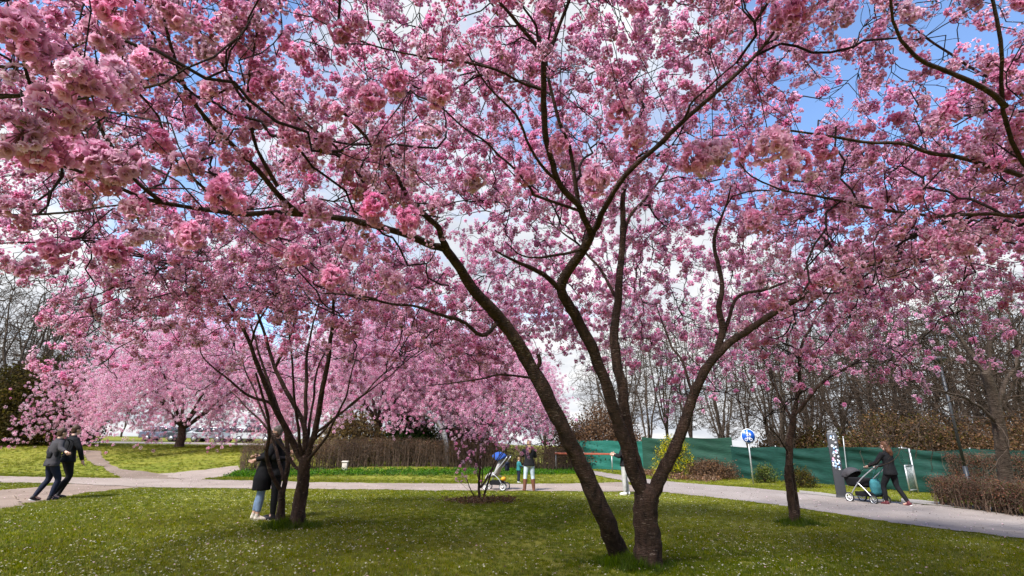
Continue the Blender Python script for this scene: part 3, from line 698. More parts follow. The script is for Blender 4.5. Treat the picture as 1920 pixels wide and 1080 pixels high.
rest, rot, idx = blossoms(big, P, sz, rs); blossom_mass(big, P, sz, rest, rot, idx, True)
print('big', len(P), len(t.tw))

# --- tree whose trunk is out of view at the right; its limbs reach in
t = Tree(202); t.k = 0.70; b = np.array([7.6, 4.4, hzf(7.6, 4.4)])
t.limb([under(b), b+[0, 0, 0.8], b+[-0.1, -0.1, 1.7]], 0.17, 0.13, 'trunk', 0.08, 0.008, flare=0.3, sides=16)
f = b+np.array([-0.1, -0.1, 1.65])
t.limb([f, px(2080, 420, 4.3), px(1920, 330, 3.9), px(1800, 300, 3.8), px(1640, 268, 3.7), px(1470, 250, 3.5)], 0.065, 0.010, 'limb', 0.09, 0.012)
t.limb([f, px(2120, 440, 4.9), px(1900, 404, 4.8), px(1720, 402, 4.7), px(1560, 375, 4.6), px(1430, 340, 4.4), px(1390, 300, 4.2)], 0.050, 0.008, 'limb', 0.09, 0.012)
t.limb([f, px(2060, 400, 3.8), px(1950, 340, 3.4), px(1898, 270, 3.2), px(1880, 180, 3.1), px(1868, 80, 3.0), px(1850, -30, 2.9)], 0.050, 0.012, 'limb', 0.09, 0.012)
t.limb([px(1885, 200, 3.1), px(1790, 140, 3.0), px(1720, 100, 2.95), px(1672, 35, 2.9), px(1660, -40, 2.8)], 0.026, 0.008, 'limb', 0.09, 0.012)
t.limb([f, px(2150, 300, 4.8), px(1960, 200, 4.6), px(1800, 110, 4.4), px(1700, 40, 4.2)], 0.05, 0.010, 'limb', 0.09, 0.012)
rs = t.rs
def vol(n): return far_enough(dome(rs, n, (7.2, 4.8), 4.6, 4.4, 5.9, 1.6, 1.7, pw=0.6), 1.5)
P = far_enough(crown(t, (vol(90), vol(750), vol(3300)), 0.4, along=0.45), 1.5)
rt = thing('cherry_tree', 'cherry tree of which only blossoming limbs reach in from the right edge', 'tree', b)
t.build(rt, M_BARK, M_TWIG)
sz = rs.uniform(0.65, 1.15, len(P)); rest, rot, idx = blossoms(rt, P, sz, rs); blossom_mass(rt, P, sz, rest, rot, idx, True)

# --- tree out of view at the left
t = Tree(303); t.k = 0.75; b = np.array([-5.9, 2.6, hzf(-5.9, 2.6)])
t.limb([under(b), b+[0, 0, 0.8], b+[0.1, 0, 1.5]], 0.15, 0.12, 'trunk', 0.08, 0.008, flare=0.3, sides=16)
f = b+np.array([0.1, 0, 1.45])
t.limb([f, px(-300, 330, 2.9), px(-120, 250, 2.6), px(0, 180, 2.4), px(150, 178, 2.2), px(300, 150, 2.1)], 0.045, 0.006, 'limb', 0.08, 0.012)
t.limb([f, px(-350, 260, 3.4), px(-100, 130, 3.1), px(60, 120, 2.9), px(200, 60, 2.7)], 0.045, 0.006, 'limb', 0.08, 0.012)
t.limb([f, px(-400, 500, 4.5), px(-150, 420, 4.4), px(100, 400, 4.4), px(260, 380, 4.3)], 0.045, 0.008, 'limb', 0.08, 0.012)
t.limb([f, px(-500, 200, 4.2), px(-250, 60, 4.2), px(-100, -40, 4.2)], 0.045, 0.010, 'limb', 0.08, 0.012)
rs = t.rs
def vol(n): return far_enough(dome(rs, n, (-4.6, 3.9), 4.2, 3.6, 5.3, 1.2, 1.35, pw=0.6), 1.5)
P = far_enough(crown(t, (vol(70), vol(420), vol(750)), 0.4, along=0.5), 1.5)
lt = thing('cherry_tree', 'cherry tree of which only blossoming branches reach in from the left edge', 'tree', b)
t.build(lt, M_BARK, M_TWIG)
sz = rs.uniform(0.8, 1.2, len(P)); rest, rot, idx = blossoms(lt, P, sz, rs); blossom_mass(lt, P, sz, rest, rot, idx, True)

# --- slim several-stemmed tree left of the middle
b = gp(548, 988); D = float(proj(b)[2]); t = Tree(404)
t.limb([under(gp(553, 990)), px(562, 940, D), px(568, 890, D), px(573, 858, D)], 0.115, 0.100, 'trunk', 0.06, 0.006, flare=0.35, sides=16)
t.limb([under(gp(527, 986)), px(527, 950, D+0.1), px(528, 922, D+0.1)], 0.075, 0.062, 'trunk', 0.06, 0.005, flare=0.3, sides=14)
t.limb(L((528, 924, D+0.1), (510, 885, D), (500, 845, D-0.1), (503, 790, D-0.2), (480, 700, D-0.4)), 0.040, 0.016, 'limb', 0.08, 0.008)
t.limb(L((530, 924, D+0.1), (540, 870, D+0.2), (536, 810, D+0.3), (520, 765, D+0.4), (495, 690, D+0.6), (470, 610, D+0.8)), 0.045, 0.015, 'limb', 0.08, 0.008)
t.limb(L((570, 870, D), (548, 825, D), (520, 775, D-0.1), (492, 705, D-0.2), (465, 635, D-0.3), (442, 590, D-0.4), (420, 555, D-0.5), (380, 510, D-0.8)), 0.062, 0.012, 'limb', 0.08, 0.008)
t.limb(L((573, 862, D), (570, 800, D+0.1), (540, 740, D+0.2), (515, 690, D+0.3), (495, 620, D+0.4), (480, 560, D+0.5), (500, 480, D+0.5)), 0.050, 0.012, 'limb', 0.08, 0.008)
t.limb(L((576, 860, D), (592, 800, D), (603, 740, D-0.05), (615, 670, D-0.1), (622, 610, D-0.15), (627, 555, D-0.2), (612, 520, D-0.25), (600, 450, D-0.3)), 0.058, 0.014, 'limb', 0.08, 0.008)
t.limb(L((574, 862, D), (572, 780, D+0.3), (574, 700, D+0.5), (580, 640, D+0.7), (600, 560, D+0.9)), 0.045, 0.012, 'limb', 0.08, 0.008)
t.limb(L((590, 815, D), (640, 775, D-0.2), (690, 730, D-0.5), (740, 680, D-0.8)), 0.026, 0.007, 'limb', 0.08, 0.010)
t.limb(L((585, 830, D), (625, 790, D+0.3), (665, 755, D+0.6), (760, 680, D+1.0)), 0.024, 0.007, 'limb', 0.08, 0.010)
t.limb(L((512, 760, D-0.1), (460, 735, D-0.3), (420, 705, D-0.5), (380, 672, D-0.7), (375, 640, D-0.8)), 0.026, 0.007, 'limb', 0.08, 0.010)
t.limb(L((470, 645, D-0.3), (485, 600, D-0.4), (520, 550, D-0.6), (560, 510, D-0.8)), 0.020, 0.007, 'limb', 0.08, 0.010)
for e in [((560, 880, D), (530, 840, D+0.2), (470, 770, D+0.5), (430, 730, D+0.7)), ((566, 875, D), (556, 790, D-0.2), (548, 700, D-0.4), (540, 620, D-0.5), (530, 560, D-0.6)), ((572, 870, D), (610, 820, D-0.3), (650, 740, D-0.6), (668, 660, D-0.8)), ((570, 865, D), (585, 770, D+0.4), (596, 690, D+0.7), (640, 600, D+1.0)), ((530, 900, D+0.1), (512, 820, D+0.5), (470, 720, D+0.9), (440, 650, D+1.2)), ((515, 690, D+0.3), (545, 630, D+0.4), (560, 570, D+0.4))]:
    t.limb(L(*e), 0.030, 0.008, 'limb', 0.08, 0.010)
rs = t.rs; cb = (b[0], b[1])
def vol(n):
    P = dome(rs, n, (cb[0]-0.1, cb[1]-0.2), 4.1, 3.6, 5.6, 1.7, 1.6); return P
P = crown(t, (vol(110), vol(850), vol(2400)), 0.4, along=0.5)
c2 = thing('cherry_tree', 'slim cherry tree with several thin stems, beside the embracing couple in black', 'tree', b)
t.build(c2, M_BARK, M_TWIG)
sz = rs.uniform(0.8, 1.2, len(P)); rest, rot, idx = blossoms(c2, P, sz, rs); blossom_mass(c2, P, sz, rest, rot, idx, True)

# --- thin tree at the right by the asphalt path
b = gp(1490, 984); D = float(proj(b)[2]); t = Tree(505)
t.limb([under(b), px(1483, 930, D), px(1478, 880, D), px(1482, 830, D), px(1490, 775, D)], 0.085, 0.055, 'trunk', 0.07, 0.006, flare=0.4, sides=14)
t.limb([under(gp(1498, 984)), px(1490, 930, D+0.08), px(1484, 870, D+0.06)], 0.06, 0.03, 'trunk', 0.07, 0.006, flare=0.3, sides=12)
t.limb(L((1490, 775, D), (1497, 720, D), (1500, 660, D), (1520, 610, D), (1545, 570, D), (1570, 520, D)), 0.042, 0.010, 'limb', 0.08, 0.010)
t.limb(L((1492, 775, D), (1520, 742, D-0.1), (1548, 712, D-0.2), (1590, 688, D-0.3), (1640, 662, D-0.5), (1720, 635, D-0.8)), 0.038, 0.008, 'limb', 0.08, 0.010)
t.limb(L((1480, 850, D), (1455, 815, D-0.2), (1430, 790, D-0.4), (1405, 770, D-0.5)), 0.018, 0.006, 'limb', 0.08, 0.010)
t.limb(L((1487, 790, D), (1465, 750, D+0.3), (1440, 700, D+0.6), (1420, 640, D+0.9)), 0.026, 0.008, 'limb', 0.08, 0.010)
rs = t.rs
def vol(n): return dome(rs, n, (b[0]+0.3, b[1]), 2.9, 2.6, 5.4, 1.3, 1.9)
P = crown(t, (vol(40), vol(330), vol(520)), 0.4, along=0.3)
c3 = thing('cherry_tree', 'thin young cherry tree on the lawn next to the asphalt path, sparse blossom', 'tree', b)
t.build(c3, M_BARK, M_TWIG)
sz = rs.uniform(0.7, 1.1, len(P)); rest, rot, idx = blossoms(c3, P, sz, rs, maxpart=300); blossom_mass(c3, P, sz, rest, rot, idx, True)

# --- low young tree with a mulched foot in the middle
b = gp(900, 938); D = float(proj(b)[2]); t = Tree(606)
t.limb([under(b), px(898, 905, D), px(900, 870, D), px(896, 820, D), px(890, 770, D)], 0.040, 0.016, 'trunk', 0.05, 0.006, flare=0.3, sides=10)
t.limb([under(gp(897, 938)), px(880, 912, D-0.1), px(876, 900, D-0.15)], 0.022, 0.008, 'limb', 0.05, 0.006)
t.limb([under(gp(904, 938)), px(915, 905, D+0.1), px(925, 870, D+0.1), px(930, 820, D+0.2), px(960, 780, D+0.3)], 0.030, 0.010, 'limb', 0.05, 0.006)
t.limb(L((899, 880, D), (880, 840, D-0.1), (868, 800, D-0.2), (855, 770, D-0.2)), 0.018, 0.008, 'limb', 0.05, 0.006)
t.limb(L((900, 860, D), (912, 820, D), (940, 770, D), (1000, 760, D)), 0.018, 0.008, 'limb', 0.05, 0.006)
for e in [((901, 915, D), (890, 870, D+0.2), (872, 820, D+0.3), (850, 775, D+0.4)), ((902, 915, D), (908, 860, D-0.2), (920, 800, D-0.3), (935, 750, D-0.4)), ((903, 912, D), (940, 850, D+0.3), (985, 800, D+0.4), (1030, 775, D+0.5)), ((900, 905, D), (905, 840, D+0.4), (900, 780, D+0.5), (905, 735, D+0.6)), ((902, 915, D), (925, 880, D-0.3), (955, 830, D-0.4), (990, 775, D-0.5))]:
    t.limb(L(*e), 0.016, 0.006, 'limb', 0.06, 0.008)
rs = t.rs
def vol(n):
    P = px(945, 795, D)+rs.normal(0, 1, (n, 3))*np.array([0.72, 0.6, 0.32]); return P
P = crown(t, (vol(30), vol(170), vol(560)), 0.3, along=0.3)
extra = np.array([px(rs.uniform(850, 905), rs.uniform(800, 905), D+rs.normal(0, 0.2)) for _ in range(50)])
t.grow(extra, 0.002, 0.004, 0.1, t.tw, npts=4, keep=False); P = np.vstack([P, extra])
c4 = thing('cherry_tree', 'small young cherry tree with a mulch ring, left of the upright pushchair', 'tree', b)
t.build(c4, M_BARK, M_TWIG)
sz = rs.uniform(0.45, 0.8, len(P)); rest, rot, idx = blossoms(c4, P, sz, rs); blossom_mass(c4, P, sz, rest, rot, idx, True)

# --- wide trees beyond the paths
def far_cherry(seed, b, trunk_h, crown_c, rx, ry, zt, drop, th, n, label, size=(1.1, 1.75), keepfn=None):
    t = Tree(seed); b = np.array([b[0], b[1], hzf(b[0], b[1])]); rs = t.rs
    top = b+np.array([0, 0, trunk_h]); t.limb([under(b), b+[0.05, 0, trunk_h*0.5], top], 0.27, 0.22, 'trunk', 0.15, 0.01, flare=0.25, sides=12)
    for k in range(8):
        a = k*0.785+rs.uniform(-0.2, 0.2); e = np.array([crown_c[0]+rx*0.62*math.cos(a), crown_c[1]+ry*0.62*math.sin(a), b[2]+zt-drop*0.4-th*0.5])
        m = top*0.5+e*0.5+np.array([0, 0, -0.2+rs.uniform(0, 0.6)]); t.limb([top-[0, 0, 0.1], top*0.75+e*0.25, m, e], 0.12, 0.03, 'limb', 0.25, 0.03, sides=7)
    def vol(n):
        P = dome(rs, n, crown_c, rx, ry, b[2]+zt, drop, th); dd = P[:, :2]-np.array(crown_c); ag = np.arctan2(dd[:, 1], dd[:, 0]); P[:, :2] += dd*(0.16*np.sin(5*ag+seed)+0.10*np.sin(11*ag+2*seed)+0.06*rs.normal(0, 1, n))[:, None]; P[:, 2] += 0.5*np.sin(7*ag+P[:, 0]*0.9); return P if keepfn is None else P[keepfn(P)]
    P = crown(t, (vol(70), vol(700), vol(n)), 0.6, along=0.6)
    P = np.vstack([P, vol(n)+rs.normal(0, 0.1, (1, 3))])
    root = thing('cherry_tree', label, 'tree', b); t.build(root, M_BARK, M_TWIG)
    nn = len(P); sz = rs.uniform(size[0], size[1], nn); rot = rs.uniform(0, 6.28, (nn, 3)); idx = rs.randint(0, 4, nn)
    if not SRCM:
        for k in range(4):
            o = bpy.data.objects.new('blossom_cluster', MIDC[k]); link(o, root); o.data = FARC[k]; o.location = P[k]-b; o.scale = (sz[k],)*3; SRCM.append(o)
    blossom_mass(root, P, sz, np.arange(nn), rot, idx, False); return root
bL = gp(335, 839)
print('far', bL)
far_cherry(707, (bL[0], bL[1]), 1.3, (bL[0]+1.0, bL[1]-1.0), 7.4, 6.0, 8.6, 4.6, 4.0, 9000, 'broad low cherry tree beyond the gravel path, left, branches nearly touching the grass')
far_cherry(708, (-8.0, 31.5), 1.8, (-7.5, 31.0), 6.0, 5.0, 8.8, 3.0, 4.9, 7500, 'full pink cherry tree behind the left end of the brown hedge')
far_cherry(709, (-1.8, 33.0), 1.8, (-2.2, 32.5), 5.5, 5.0, 8.2, 2.8, 3.5, 6500, 'pink cherry tree behind the middle of the brown hedge, above the curved steel tube')

# ------------------------------------------------------------------ small leaf pieces used by shrubs, hedges and litter
def leaf_bunch(name, n, size, spread, cols, seed, parent=None, up=0.0):
    rs = np.random.RandomState(seed); V = []; F3 = []; C = []
    for _ in range(n):
        c = rs.normal(0, spread, 3); d = rs.normal(0, 1, 3); d[2] += up; d /= np.linalg.norm(d); Fm = frame(rs.normal(0, 1, 3)+d*0.01)
        s = size*rs.uniform(0.6, 1.3); k = len(V)
        q = np.array([[0, 0, 0], [-0.34, 0.5, 0.06], [0.34, 0.5, 0.06], [0, 1, 0]])*s
        V += list(q @ Fm.T+c); F3 += [[k, k+2, k+1], [k+1, k+2, k+3]]
        C += [np.array(cols[rs.randint(len(cols))])*rs.uniform(0.7, 1.3)]*4
    return obj_np(name, V, None, F3, M_LEAF, parent, cols=np.array(C))
BROWN = [(0.10, 0.055, 0.032), (0.14, 0.082, 0.048), (0.075, 0.045, 0.032), (0.17, 0.105, 0.06)]
RUST = [(0.13, 0.060, 0.045), (0.10, 0.050, 0.040), (0.16, 0.085, 0.055), (0.07, 0.075, 0.03)]
OLIVE = [(0.070, 0.060, 0.016), (0.050, 0.047, 0.014), (0.090, 0.070, 0.022), (0.060, 0.042, 0.018)]
DARKG = [(0.022, 0.045, 0.014), (0.032, 0.060, 0.018), (0.045, 0.070, 0.020)]
FRESH = [(0.055, 0.140, 0.016), (0.080, 0.170, 0.022), (0.040, 0.105, 0.014)]
YELL = [(0.45, 0.36, 0.02), (0.32, 0.30, 0.03), (0.10, 0.12, 0.02)]
M_HEDGE = bark('hedge_stem', (0.060, 0.038, 0.026), (0.20, 0.135, 0.095), 9)

def hedge(label, pts, height, width, nst, nleaf, cols, lsize, seed, group=None, ragged=0.08):
    rs = np.random.RandomState(seed); pts = np.array([[p[0], p[1], 0] for p in pts]); C = catmull(pts, 0.4) if len(pts) > 2 else np.linspace(pts[0], pts[1], 40)
    s = np.concatenate([[0], np.cumsum(np.linalg.norm(np.diff(C, axis=0), axis=1))]); Ln = s[-1]
    o = C[len(C)//2].copy(); o[2] = hzf(o[0], o[1]); root = thing('hedge', label, 'hedge', o, group)
    T = np.gradient(C, axis=0); T /= np.linalg.norm(T, axis=1, keepdims=True); Nn = np.stack([-T[:, 1], T[:, 0], T[:, 2]*0], -1)
    def at(u, v):
        c = np.stack([np.interp(u, s, C[:, k]) for k in range(3)], -1); n_ = np.stack([np.interp(u, s, Nn[:, k]) for k in range(3)], -1)
        p = c+n_*v[:, None]; p[:, 2] = hz(p[:, 0], p[:, 1]); return p
    u = rs.uniform(0, Ln, nst); v = rs.normal(0, width*0.22, nst); B = at(u, v); H = height*(0.86+ragged*rs.normal(0, 1, nst)+0.1*vnoise(u, v*0, 1.3, seed))
    ths = np.linspace(0, 1, 5); polys = []
    for k in range(nst):
        w = np.cumsum(rs.normal(0, 0.035, (5, 3)), 0)*height*0.7; w[0] = 0
        P = B[k]-o+np.outer(ths, [0, 0, H[k]])+w*np.array([1, 1, 0.15]); r0 = rs.uniform(0.006, 0.014)
        polys.append((P, r0*(1-0.7*ths)))
    V, F = tubes_mesh(polys, 4); obj_np('stem_mass', V, F, mat=M_HEDGE, parent=root, kind='stuff')
    polys = []
    nt_ = nst*5
    for k in range(nt_):
        uu = rs.uniform(0, Ln, 1); vv = rs.uniform(-0.5, 0.5, 1)*width; p = at(uu, vv)[0]-o; p[2] += height*rs.uniform(0.18, 0.98)**0.8
        d = rs.normal(0, 1, 3)*np.array([1, 1, 0.9]); d /= np.linalg.norm(d); l = rs.uniform(0.10, 0.30)
        polys.append((np.array([p, p+d*l*0.5+rs.normal(0, 0.012, 3), p+d*l]), np.array([0.004, 0.0032, 0.002])))
    V, F = tubes_mesh(polys, 3); obj_np('twig_mass', V, F, mat=M_HEDGE, parent=root, kind='stuff')
    src = [leaf_bunch('leaf_mass', 9, lsize, 0.055, cols, seed+k, root) for k in range(2)]
    for k, q in enumerate(src): q['kind'] = 'stuff'; q.location = at(np.array([Ln*0.5+k*0.3]), np.array([0.0]))[0]-o+[0, 0, height*0.6]
    u = rs.uniform(0, Ln, nleaf); v = rs.uniform(-0.5, 0.5, nleaf)*width; p = at(u, v); zz = rs.uniform(0.12, 1, nleaf)**0.6
    p[:, 2] += height*(0.97+0.05*vnoise(u, v*0, 1.3, seed))*zz
    gn_scatter('leaf_mass', p-o, rs.uniform(0, 6.28, (nleaf, 3)), rs.uniform(0.7, 1.3, nleaf), rs.randint(0, 2, nleaf), src, root)
    return root
h0, h1 = gp(448, 886), gp(1092, 884)
hm = (h0+h1)/2+np.array([0, 0.2, 0])
hedge('long brown leafless clipped hedge behind the gravel path', [h0, hm, h1], 1.38, 0.8, 1700, 3600, BROWN, 0.042, 21)
r0, r1 = gp(1764, 947), gp(1960, 975)
hedge('low reddish-brown clipped hedge at the right edge beside the asphalt path', [r0, r1], 0.74, 0.55, 380, 2000, RUST, 0.035, 22)
r2, r3 = px(1785, 900, 16.5), px(2010, 905, 15.0)
hedge('taller thin brown hedge against the right end of the green fence', [r2, r3], 1.42, 0.45, 260, 1500, RUST, 0.04, 23)

# leafy ground cover strips
def cover(name, poly, n, cols, lsize, seed, hgt, kind='stuff', scale=(0.7, 1.3)):
    rs = np.random.RandomState(seed); poly = np.array(poly); lo, hi = poly.min(0), poly.max(0)
    X = rs.uniform(lo[0], hi[0], n*3); Y = rs.uniform(lo[1], hi[1], n*3); k = in_poly(X, Y, poly); X, Y = X[k][:n], Y[k][:n]; n = len(X)
    src = [leaf_bunch(name, 10, lsize, lsize*0.9, cols, seed+q) for q in range(2)]
    for q, s_ in enumerate(src): s_['kind'] = kind; s_.location = (X[q], Y[q], hzf(X[q], Y[q])+hgt*0.5)
    return gn_scatter(name, np.stack([X, Y, hz(X, Y)+hgt*rs.uniform(0.2, 1, n)], -1), rs.uniform(0, 6.28, (n, 3)), rs.uniform(*scale, n), rs.randint(0, 2, n), src, kind=kind)
def gpoly(*p): return [gp(*q)[:2] for q in p]
cover('ground_cover', gpoly((415, 897), (460, 882), (600, 884), (800, 884), (1080, 882), (1080, 889), (950, 892), (800, 893), (600, 893), (480, 897)), 5200, FRESH, 0.06, 31, 0.11)
cover('leaf_litter', gpoly((1190, 885), (1230, 872), (1300, 872), (1390, 884), (1400, 892), (1330, 905), (1240, 898)), 3600, BROWN+[(0.20, 0.12, 0.08), (0.24, 0.14, 0.10)], 0.09, 32, 0.10)
mb_ = gp(902, 941)
rs = np.random.RandomState(3)
cover('leaf_litter', [(mb_[0]+1.05*math.cos(a)*rs.uniform(0.75, 1.1), mb_[1]+0.75*math.sin(a)*rs.uniform(0.8, 1.1)) for a in np.linspace(0, 6.0, 14)], 280, BROWN+[(0.30, 0.20, 0.15), (0.36, 0.24, 0.20)], 0.05, 33, 0.05)
for k, (x, y, r_) in enumerate([(1190, 1064, 0.62), (545, 990, 0.62), (1495, 985, 0.5)]):
    c = gp(x, y); rs = np.random.RandomState(60+k)
    big_t = [tuft('tall_grass', 22, 0.16, 0.07, 0.0045, [(0.045, 0.080, 0.010), (0.065, 0.105, 0.012), (0.090, 0.125, 0.018)], 90+k*3+q) for q in range(2)]
    n = 200; a = rs.uniform(0, 6.28, n); q = r_*rs.uniform(0.1, 1, n)*(0.75+0.35*np.sin(3*a+k)+0.2*np.sin(7*a)); X, Y = c[0]+q*np.cos(a)*1.35, c[1]+q*np.sin(a)
    for o, (xx, yy) in zip(big_t, zip(X, Y)): o.location = (xx, yy, hzf(xx, yy)); o['kind'] = 'stuff'
    gn_scatter('tall_grass', np.stack([X, Y, hz(X, Y)], -1), np.stack([rs.normal(0, 0.2, n), rs.normal(0, 0.2, n), rs.uniform(0, 6.28, n)], -1), np.clip(1.2-0.85*q/r_, 0.3, 1.2)*rs.uniform(0.6, 1.1, n), rs.randint(0, 2, n), big_t)

# ------------------------------------------------------------------ bare trees
def copy_thing(root, loc, rotz, scale, label, group=None):
    r = root.copy(); COL.objects.link(r); r.location = loc; r.rotation_euler = (0, 0, rotz); r.scale = (scale,)*3 if np.isscalar(scale) else scale; r['label'] = label
    if group: r['group'] = group
    for ch in list(root.children):
        c = ch.copy(); COL.objects.link(c); c.parent = r
    return r
def bare_tree(seed, h, spread, nlead, label, group, n3=1500, trunk=0.16, fork=0.22, mat=None, low=0.22, tw=0.0085):
    t = Tree(seed); rs = t.rs; b = np.zeros(3)
    f = np.array([rs.normal(0, 0.1), rs.normal(0, 0.1), h*fork])
    t.limb([[0, 0, -0.15], [rs.normal(0, .05), rs.normal(0, .05), h*fork*0.5], f], trunk, trunk*0.8, 'trunk', 0.2, 0.02, flare=0.3, sides=10)
    for k in range(nlead):
        a = k*2*math.pi/nlead+rs.uniform(-0.5, 0.5); q = spread*rs.uniform(0.25, 0.75); top = h*rs.uniform(0.7, 0.98)
        t.limb([f-[0, 0, 0.05], f+[math.cos(a)*q*0.35, math.sin(a)*q*0.35, (top-f[2])*0.3], [math.cos(a)*q*0.75, math.sin(a)*q*0.75, f[2]+(top-f[2])*0.65], [math.cos(a)*q, math.sin(a)*q, top]], trunk*0.5, 0.02, 'limb', 0.3, 0.04, sides=6)
    def vol(n):
        u = rs.uniform(0, 1, n); z = h*(low+(1.02-low)*u); prof = np.sin(np.clip((z/h-low)/(1.05-low), 0, 1)*math.pi*0.86+0.25)
        rr = spread*prof*np.sqrt(rs.uniform(0.02, 1, n)); a = rs.uniform(0, 6.28, n)
        return np.stack([rr*np.cos(a), rr*np.sin(a), z], -1)
    t.grow(vol(90), 0.018, 0.010, 0.4, t.br, up=0.55, batch=3, wob=0.04)
    t.grow(vol(520), tw*1.3, 0.006, 0.35, t.br, up=0.5, batch=3, wob=0.05)
    t.grow(vol(n3), tw, 0.003, 0.3, t.tw, up=0.5, batch=2, wob=0.05, npts=4)
    root = thing('bare_tree', label, 'tree', b, group); t.build(root, mat or M_GREYBARK, M_BARE, bsides=4); return root
ORD = ['first', 'second', 'third', 'fourth', 'fifth', 'sixth', 'seventh', 'eighth', 'ninth', 'tenth', 'eleventh', 'twelfth', 'thirteenth', 'fourteenth', 'fifteenth', 'sixteenth', 'seventeenth', 'eighteenth', 'nineteenth', 'twentieth', 'twenty-first', 'twenty-second', 'twenty-third', 'twenty-fourth', 'twenty-fifth', 'twenty-sixth', 'twenty-seventh', 'twenty-eighth', 'twenty-ninth', 'thirtieth']
protos = [bare_tree(811, 11.5, 2.6, 5, 'x', 'y', 2300, 0.17, 0.16), bare_tree(812, 10.0, 3.6, 6, 'x', 'y', 2700, 0.19, 0.22), bare_tree(813, 13.0, 2.0, 4, 'x', 'y', 1900, 0.15, 0.10), bare_tree(814, 8.5, 3.8, 7, 'x', 'y', 2900, 0.17, 0.12, low=0.2)]
rs = np.random.RandomState(9)
row = [(1150, 44, 1, 1.1), (1185, 38, 2, 1.0), (1222, 31, 2, 0.92), (1258, 42, 0, 1.1), (1305, 33, 0, 1.0), (1362, 27.5, 0, 0.80), (1408, 36, 2, 0.95), (1440, 30, 2, 0.86), (1462, 27.5, 1, 0.72), (1490, 29, 2, 0.95), (1515, 40, 0, 1.15), (1535, 33, 3, 0.9), (1590, 37, 1, 1.0), (1620, 29, 3, 0.85), (1668, 25, 1, 0.85), (1645, 31, 0, 1.1), (1700, 34, 0, 1.15), (1752, 24, 3, 0.92), (1790, 31, 1, 1.0), (1832, 22.5, 3, 0.95), (1880, 28, 0, 1.0), (1945, 22, 1, 0.95), (1910, 33, 3, 1.3), (2010, 27, 3, 1.05)]
used = set()
for k, (x, d, p, s_) in enumerate(row):
    q = px(x, 835, d); loc = (q[0], q[1], hzf(q[0], q[1])-0.02)
    lab = 'bare brown tree behind the green fence, %s counted from the left' % ORD[k]
    if p not in used:
        used.add(p); o = protos[p]; o.location = loc; o.rotation_euler = (0, 0, rs.uniform(0, 6)); o.scale = (s_,)*3; o['label'] = lab; o['group'] = 'bare trees behind the green fence'
    else: copy_thing(protos[p], loc, rs.uniform(0, 6.28), s_*rs.uniform(0.93, 1.07), lab, 'bare trees behind the green fence')
lrow = [(-70, 40, 1, 1.25), (-20, 33, 3, 1.45), (20, 46, 0, 1.2), (60, 41, 1, 1.2), (105, 50, 2, 1.1)]
for k, (x, d, p, s_) in enumerate(lrow):
    q = px(x, 825, d); copy_thing(protos[p], (q[0], q[1], hzf(q[0], q[1])-0.02), rs.uniform(0, 6.28), s_, 'dark bare tree at the far left edge, %s counted from the left' % ORD[k], 'bare trees at the far left')
# a far tree line closing the view beyond the park
far = []
for k in range(30):
    x = -300+k*88+rs.uniform(-20, 20); d = rs.uniform(62, 85); q = px(x, 830, d)
    far.append((x, copy_thing(protos[rs.randint(0, 4)], (q[0], q[1], hzf(q[0], q[1])-0.05), rs.uniform(0, 6.28), rs.uniform(0.85, 1.25), 'small far-off bare tree in the distant tree line, %s counted from the left' % ORD[k], 'bare trees in the far tree line')))

# grey trunk at the right edge
b = gp(1893, 962); D = float(proj(b)[2]); t = Tree(821)
t.limb([under(b), px(1885, 900, D), px(1878, 830, D), px(1868, 765, D), px(1850, 700, D)], 0.16, 0.10, 'trunk', 0.08, 0.008, flare=0.25, sides=16)
t.limb(L((1872, 800, D), (1840, 765, D-0.1), (1790, 740, D-0.3), (1700, 720, D-0.6)), 0.045, 0.012, 'limb', 0.1, 0.015)
t.limb(L((1868, 765, D), (1900, 690, D+0.1), (1930, 600, D+0.2)), 0.06, 0.02, 'limb', 0.1, 0.015)
t.limb(L((1850, 700, D), (1810, 650, D+0.3), (1760, 570, D+0.6), (1740, 520, D+0.8)), 0.06, 0.015, 'limb', 0.1, 0.015)
t.limb(L((1855, 715, D), (1860, 640, D), (1880, 560, D), (1870, 480, D)), 0.06, 0.015, 'limb', 0.1, 0.015)
rs2 = t.rs
vol = lambda n: dome(rs2, n, (b[0]-0.3, b[1]), 2.8, 2.5, 5.6, 1.2, 3.6)
t.grow(vol(60), 0.010, 0.008, 0.25, t.br, up=0.3, batch=3); t.grow(vol(350), 0.005, 0.005, 0.2, t.br, up=0.3, batch=2); t.grow(vol(900), 0.003, 0.003, 0.2, t.tw, up=0.3, npts=4)
gt = thing('bare_tree', 'bare tree with grey-brown trunk rising from the low hedge at the right edge', 'tree', b); t.build(gt, M_GREYBARK, M_BARE)

